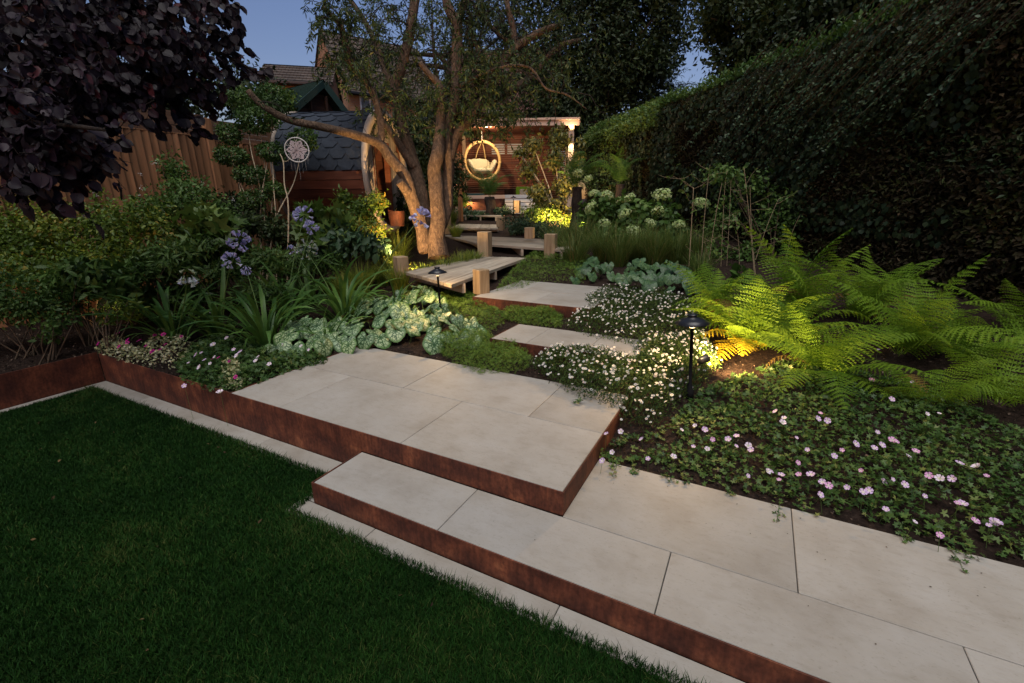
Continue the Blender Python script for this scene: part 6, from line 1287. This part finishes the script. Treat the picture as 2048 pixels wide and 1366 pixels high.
# grasses -----------------------------------------------------------------------
M_HAK = leafmat('golden_grass', [(0,(.06,.11,.014)), (.5,(.14,.20,.026)), (1,(.24,.25,.05))], .5, .35, .25); M_GRS = leafmat('tall_green_grass', [(0,(.04,.08,.014)), (.5,(.09,.14,.028)), (.9,(.15,.19,.05)), (1,(.24,.19,.07))], .5, .35, .25)
def tuft(label, base, n, h, mat, seed, group, spread=.8, r=.10, w_=.006, droop=1.):
    rng = np.random.RandomState(seed); b = np.array(base); t = thing('ornamental_grass', label, 'grass clump', base, group); m = 6
    a = rng.rand(n)*2*PI; rr = r*np.sqrt(rng.rand(n)); P0 = b+np.stack([np.cos(a)*rr, np.sin(a)*rr, 0*a-.01], 1); aa = a+rng.normal(size=n)*.5; O = np.stack([np.cos(aa), np.sin(aa), 0*aa], 1)
    L = h*(.65+.5*rng.rand(n)); sp = spread*(.2+.9*rng.rand(n)); S = np.stack([-O[:,1], O[:,0], 0*aa], 1); V = np.zeros((n, 2*m+1, 3))
    for j in range(m+1):
        u = j/m; c = P0+O*(L*sp*(.35*u+.55*u*u))[:, None]+np.array([0,0,1.])*(L*(u-.38*droop*sp*u**2.4))[:, None]; ww = w_*(1-u)**.6
        if j < m: V[:, 2*j] = c-S*ww; V[:, 2*j+1] = c+S*ww
        else: V[:, 2*m] = c
    T = []
    for j in range(m-1): T += [(2*j,2*j+1,2*j+3),(2*j,2*j+3,2*j+2)]
    T.append((2*m-2,2*m-1,2*m)); F = (np.array(T)[None]+(np.arange(n)*(2*m+1))[:, None, None]).reshape(-1, 3)
    link('blades', npmesh('blades', V.reshape(-1,3), F, mat, np.repeat(np.clip(.5+.3*rng.normal(size=n), 0, 1), 2*m+1)), None, t, 'stuff')
gG = 'golden green grass clumps around the twisted tree'
for k, (lab, b, n, h) in enumerate([('golden green grass clump brightest lit in front of the ground spotlight', (-4.793,5.406,0.485), 330, .48), ('golden green grass clump left of the ground spotlight', (-5.327,5.603,0.500), 330, .50), ('golden green grass clump at the foot of the twisted trunk', (-4.752,5.975,0.528), 300, .36), ('golden green grass clump right of the trunk foot beside the lowest deck', (-4.666,6.447,0.565), 300, .38),
    ('golden green grass clump between the trunk and the second deck', (-4.655,6.943,0.614), 280, .38), ('golden green grass clump nearest the left post of the second deck', (-4.645,7.317,0.652), 240, .34), ('green grass clump behind the largest agapanthus', (-5.223,5.052,0.459), 330, .55), ('green grass clump in front of the glossy shrub', (-5.212,4.692,0.428), 260, .45), ('golden green grass clump behind the ground spotlight in front of the sauna porch', (-5.796,6.443,0.564), 300, .45), ('golden green grass clump left of the third deck', (-6.759,9.841,0.904), 240, .42), ('grass clump in the shade beside the sauna porch', (-6.144,6.989,0.619), 200, .75), ('golden grass clump just left of the topmost deck', (-8.607,12.371,1.110), 200, .55)]):
    tuft(lab, b, n, h, M_HAK, 100+k, gG)
gT = 'tall grass clumps right of the boardwalk'
for k, (lab, b, n, h) in enumerate([('tall grass clump behind the right post of the second deck', (-3.523,8.664,0.786), 300, .75), ('brightest tall grass clump under the path lamp by the hydrangeas', (-3.165,8.982,0.818), 380, .85), ('tall grass clump right behind the green carpet', (-2.837,7.813,0.701), 360, .72), ('tall grass clump left of the grey leaved plants', (-2.472,8.257,0.746), 380, .80), ('tall grass clump behind the small grey leaved plant', (-2.113,7.963,0.716), 380, .75), ('tall dark grass clump below the middle hydrangea heads', (-1.885,8.454,0.765), 380, .80), ('tall dark grass clump behind the grey leaved plants', (-1.518,8.164,0.736), 380, .75), ('tall dark grass clump beside the bare stemmed shrub', (-1.216,8.329,0.753), 340, .75)]):
    tuft(lab, b, n, h, M_GRS, 130+k, gT, .85, .16, .0045)

# hydrangea ----------------------------------------------------------------------
def hydra_head(seed):
    rng = np.random.RandomState(seed); n = 190; d = norm(rng.normal(size=(n, 3))); d = d[d[:, 2] > -.55]; n = len(d); P = d*np.array([1,1,.78])*(1+.10*rng.normal(size=(n,1)))
    v = [(0,0,0)]; f = []
    for k in range(4): a = PI/2*k; v += [(math.cos(a-.55)*.5, math.sin(a-.55)*.5, .06), (math.cos(a)*.68, math.sin(a)*.68, .1), (math.cos(a+.55)*.5, math.sin(a+.55)*.5, .06)]; f += [(0,3*k+1,3*k+2),(0,3*k+2,3*k+3)]
    T = (np.array(v), np.array(f)); V, F = scat_arrays(T, P, np.cross(d, rng.normal(size=(n,3))), d+rng.normal(size=(n,3))*.3, .26); V2, F2 = lathe([(0,-.6),(.7,-.35),(.85,0),(.6,.45),(0,.65)], 10)
    me = npmesh('flower_head', V, F, M_HYD, np.repeat(rng.rand(n), len(v))); return me
M_HYD = leafmat('lime_white_petal', [(0,(.22,.34,.10)), (.5,(.42,.54,.20)), (1,(.64,.70,.42))], .6, .3, .2); HD = [hydra_head(s) for s in (1,2,3)]
def hydrangea():
    t = shrub('hydrangea', 'leafy hydrangea bush with round pale green flower heads in front of the hedge', 'hydrangea', (-2.369,10.029,0.922), B_([((-3.234,10.242,1.479),.42,.4,.40),((-2.616,10.215,1.487),.5,.4,.42),((-1.948,10.063,1.399),.5,.4,.42),((-1.493,9.851,1.124),.3,.3,.3),((-2.652,9.671,1.000),.5,.4,.3),((-1.909,9.566,0.936),.5,.4,.3)]), 4200, .12, M_MIDG, L6w, 91, stems=16, thr=-.5, cs=1.6)
    rng = np.random.RandomState(9)
    for p, r in (((-3.281,9.913,1.624),.15),((-3.355,10.334,1.924),.12),((-3.073,10.348,1.880),.15),((-3.665,10.761,2.258),.10),((-3.995,10.990,2.396),.13),((-2.849,9.559,1.315),.14),((-2.676,10.166,1.775),.13),((-2.543,10.257,1.835),.11),((-2.486,9.705,1.523),.13),((-2.211,9.379,1.193),.14),((-1.848,10.047,1.880),.18),((-1.833,9.706,1.558),.13),((-1.924,9.472,1.366),.10),((-1.386,9.509,1.337),.12),((-1.080,9.924,1.726),.14),((-2.705,9.216,1.131),.07),((-2.311,10.447,1.690),.09)):
        inst('flower_head', HD[rng.randint(3)], Matrix.Translation(p) @ Euler((rng.normal()*.35, rng.normal()*.35, rng.rand()*6)).to_matrix().to_4x4() @ Matrix.Diagonal((r*.98, r*.98, r*.9, 1)), t)
hydrangea()
# dark blue green bushes in the middle
shrub('blue_green_bush', 'low blue green bush right of the third deck', 'bush', (-5.175,10.700,0.976), B_([((-5.370,10.668,1.177),.45,.4,.26),((-4.495,10.389,1.093),.5,.4,.24),((-3.976,9.906,0.959),.4,.3,.18)]), 4200, .06, M_AUC, L6, 92)
shrub('leafy_plant', 'blue green leaved plants around the tree fern trunk', 'plant', (-7.582,13.778,1.222), B_([((-7.514,13.760,1.406),.32,.3,.20),((-8.398,13.380,1.313),.45,.3,.12),((-8.933,13.602,1.399),.25,.25,.22)]), 1500, .10, M_AUC, L6, 93, stems=0)
shrub('golden_plant', 'small golden bushes at the left post of the shelter', 'bush', (-9.888,14.232,1.256), B_([((-9.969,14.393,1.838),.5,.3,.35),((-9.529,14.376,1.802),.3,.3,.2)]), 1500, .09, M_YELG, L6, 94)
# multi stem tree in front of the shelter
def mstem():
    rng = np.random.RandomState(95); b = np.array((-4.960,12.521,1.122)); bl_ = [((-6.089,12.926,3.303),(.30,.3,.32)),((-6.096,12.683,2.619),(.30,.3,.38)),((-5.660,12.436,1.931),(.30,.3,.38)),((-5.375,13.127,3.479),(.32,.3,.36)),((-5.391,12.907,2.873),(.30,.3,.4)),((-5.008,12.752,2.194),(.40,.35,.36)),((-5.133,12.359,1.595),(.50,.35,.28)),((-4.872,13.131,2.735),(.2,.2,.4)),((-6.439,12.792,3.109),(.24,.2,.14)),((-4.877,13.514,3.159),(.16,.2,.35))]
    t = thing('multi_stem_tree', 'slender multi stem tree with pale lit stems in front of the shelter', 'tree', tuple(b)); tb = Tubes()
    for k, (c, r) in enumerate(bl_):
        e = np.array(c); s = b+np.array([rng.normal()*.12, rng.normal()*.12, 0]); tb.add([s, s*.6+e*.4+rng.normal(size=3)*.06, e], [.028,.02,.008], 7, .15)
    link('trunk', tb.mesh('trunk', M_PBARK), None, t); P, Nn = crown_pts(bl_, 5200, rng, .3, .6); leaf_mass('crown', P, Nn, T_leaf(.42,.06,.2), .11, M_OLIVE, t, rng, .6, cs=2.)
M_OLIVE = leafmat('olive_leaf', [(0,(.05,.06,.014)), (.5,(.10,.11,.025)), (1,(.20,.17,.05))], .5, .3, .3); mstem()
shrub('golden_bush', 'brightly lit yellow bush around the foot of the multi stem tree', 'bush', (-4.856,11.725,1.058), B_([((-5.083,11.730,1.414),.4,.3,.22),((-4.496,11.877,1.288),.35,.3,.2),((-5.668,12.032,1.466),.3,.3,.25)]), 2400, .065, M_YELG, L6, 96)
# bare stemmed shrub and leafy tangle on the right
M_CANE = flat('cane_bark', (.20,.15,.09), .8, .2, var=.3, scale=30)
def bare():
    rng = np.random.RandomState(97); t = thing('bare_stemmed_shrub', 'tall shrub with bare pale upright stems rising behind the ferns', 'shrub', (-0.546,7.959,0.716)); tb = Tubes(); sts = []
    for ps, r in (([(-0.787,7.310,0.239),(-0.863,7.410,0.638),(-0.904,7.541,1.074),(-0.947,7.696,1.582),(-0.983,7.817,1.981)],.014), ([(-0.980,7.811,1.959),(-1.086,7.728,2.053),(-1.270,7.605,2.145)],.006), ([(-0.980,7.811,1.959),(-0.898,7.869,2.002),(-0.819,8.055,2.078)],.005), ([(-0.684,7.650,0.379),(-0.763,7.844,1.051),(-0.812,8.079,1.798),(-0.829,8.253,2.320)],.010), ([(-0.625,7.707,0.453),(-0.649,7.982,1.274),(-0.627,8.268,2.058)],.010), ([(-0.444,8.221,0.297),(-0.535,8.476,1.164),(-0.612,8.739,2.031),(-0.608,8.824,2.267)],.009), ([(-0.389,8.332,0.533),(-0.466,8.595,1.400),(-0.535,8.807,2.109)],.008),
        ([(0.167,7.747,0.052),(-0.002,7.912,0.778),(-0.146,8.065,1.432),(-0.343,8.254,2.267)],.012), ([(0.045,7.886,0.633),(-0.118,8.171,1.352),(-0.230,8.343,2.015)],.009), ([(-0.002,7.963,0.923),(0.090,8.306,1.425),(0.185,8.602,1.792)],.007), ([(-0.149,8.015,0.280),(-0.254,8.225,1.037),(-0.384,8.342,1.568)],.007), ([(0.410,8.224,0.373),(0.440,8.642,1.184),(0.528,8.821,1.562)],.006)):
        P, R_ = tb.add(ps, list(np.linspace(r*.62, r*.35, len(ps))), 6, .1); sts.append(P)
    tw = []
    for P in sts:
        L = len(P)
        for _ in range(max(3, L//3)):
            p = P[rng.randint(L//4, L)]; d = norm(rng.normal(size=3)*np.array([1,1,.25])+np.array([0,0,.25])); q = [p]
            for j in range(4): d = norm(d+rng.normal(size=3)*.12+np.array([0,0,.06])); q.append(q[-1]+d*(.06+.04*rng.rand()))
            tb.add(q, [.0035,.003,.0025,.002,.0012], 4, .08, cap=False); tw.append(np.array(q))
    link('stems', tb.mesh('stems', M_CANE), None, t)
    P, Y = leaves_on(tw, 9, rng, .03, .2); k = rng.rand(len(P)) < .55; P = P[k]; Y = Y[k]; scatter('leaves', L6, P, Y, rdir(len(P), 1.), .05+.04*rng.rand(len(P)), M_LIMEG, t, 'stuff')
bare()
shrub('leafy_tangle', 'dark leafy climbing shrub between the bare stems and the hedge', 'shrub', (0.215,9.110,0.831), B_([((-0.667,9.245,2.207),.4,.3,.2),((-0.254,9.612,1.959),.35,.3,.4),((-0.645,9.200,1.366),.35,.3,.5),((0.294,9.459,1.372),.45,.4,.5),((-0.161,8.903,0.808),.45,.3,.35),((0.666,9.223,0.816),.4,.3,.3),((-0.798,8.911,0.773),.3,.3,.4)]), 4600, .075, M_MIDG, L6, 98, thr=-.1, rough=.8, stems=24)
shrub('broad_leaf_plant', 'few large bright leaves catching the light behind the ferns', 'plant', (-0.166,7.308,0.651), B_([((-0.173,7.323,0.702),.13,.1,.12),((-0.005,7.228,0.517),.1,.1,.1)]), 60, .15, M_MIDG, L6w, 99, stems=3, thr=-1, indiv=100)
# trailing sprigs of geranium lying on the paving edge
def sprigs():
    rng = np.random.RandomState(77); t = thing('trailing_sprigs', 'small geranium sprigs trailing over the edge of the stone path', 'geranium sprigs', (0.310,2.690,0.150)); Ps = []; tb = Tubes()
    for a, b in (((-0.631,2.688,0.160),(-0.622,2.539,0.155)),((-0.539,2.716,0.160),(-0.493,2.618,0.155)),((-0.331,2.712,0.160),(-0.272,2.629,0.155)),((-0.210,2.712,0.160),(-0.179,2.659,0.155)),((0.032,2.719,0.160),(0.056,2.646,0.155)),((0.309,2.726,0.160),(0.288,2.504,0.155)),((0.372,2.733,0.160),(0.477,2.671,0.155)),((0.857,2.716,0.160),(0.872,2.636,0.155)),((1.037,2.714,0.160),(1.059,2.546,0.155)),((1.106,2.722,0.160),(1.131,2.644,0.155)),((-0.748,2.730,0.200),(-0.739,2.684,0.170)),((-1.050,3.168,0.330),(-1.104,3.127,0.310))):
        a = np.array(a); b = np.array(b); m = (a+b)/2+rng.normal(size=3)*.01; tb.add([a, m, b], [.002,.0015,.001], 4, .05, cap=False)
        for u in np.linspace(0, 1, 16): Ps.append(a+(b-a)*u+rng.normal(size=3)*np.array([.016,.016,.0])+np.array([0,0,.006+.02*(1-u)*rng.rand()]))
    link('stalks', tb.mesh('stalks', M_STEM), None, t); P = np.array(Ps); Y = rng.normal(size=P.shape); Y[:,2] *= .2; scatter('leaves', LOB, P, Y, rdir(len(P), 2.5), .026*(.6+.6*rng.rand(len(P))), M_GER, t, 'stuff')
sprigs()
# fillers on the right behind the canes and small debris
shrub('low_foliage', 'low mixed foliage on the soil between the tall grasses and the ferns', 'foliage plant', (-0.384,6.944,0.614), B_([((-0.435,6.891,0.539),.35,.3,.14),((-0.014,7.358,0.565),.4,.3,.16),((0.440,7.572,0.494),.4,.3,.16),((-0.729,7.705,0.603),.4,.3,.18),((0.989,7.615,0.464),.4,.3,.18),((1.505,7.266,0.384),.5,.3,.16),((1.868,6.849,0.336),.4,.3,.16)]), 5200, .055, M_MIDG, L6, 151, stems=0)
tuft('tall dark grass clump between the canes and the hydrangea', (-0.885,8.264,0.746), 300, .7, M_GRS, 161, gT, .55, .14, .0045)
tuft('short grass clump behind the grey leaved plants near the canes', (-0.699,7.385,0.659), 220, .5, M_GRS, 162, gT, .7, .12, .0045)
agap('flowerless strap leaved clump between the dark shrubs and the tallest clump', (-5.659,4.446,0.398), 36, 7, .95)
agap('flowerless strap leaved clump at the far back beside the silver leaves', (-4.182,3.410,0.286), 26, 8, .62)
rng = np.random.RandomState(171); Q = np.concatenate([sample_poly([(-3.7,2.05),(-.8,2.05),(-.8,3.45),(-3.6,3.45)], 26), ]); P = np.concatenate([Q, np.full((len(Q),1), .3025)], 1)
Q2 = sample_poly([(-.7,2.3),(1.2,2.3),(1.2,2.68),(-.7,2.68)], 34); Q3 = sample_poly([(-2.2,1.65),(1,1.65),(1,2.4),(-.7,2.4),(-.7,2.02),(-2.2,2.0)], 12); P = np.concatenate([P, np.concatenate([np.concatenate([Q2,Q3]), np.full((46,1), .1525)], 1)]); Y = rng.normal(size=P.shape); Y[:,2] = 0
scatter('fallen_bits', D2, P, Y, rdir(len(P), 4), .003+.010*rng.rand(len(P))**2, M_CHIP, None, 'stuff')
# stray fallen leaves on the lawn and buds among the geraniums
rng = np.random.RandomState(181); Q = sample_poly([(-2.3,.4),(-5.6,1.1),(-5.7,1.75),(-2.6,1.75),(-2.4,1.4),(-.6,1.4)], 26); P = np.concatenate([Q, .022+.012*rng.rand(26, 1)], 1); Y = rng.normal(size=P.shape); Y[:,2] *= .3
M_FALL = leafmat('fallen_leaf', [(0,(.02,.012,.01)), (.6,(.07,.045,.02)), (1,(.16,.11,.05))], .8, .1, .1); scatter('fallen_leaves', L6, P, Y, rdir(26, 2), .014+.022*rng.rand(26), M_FALL, None, 'stuff')
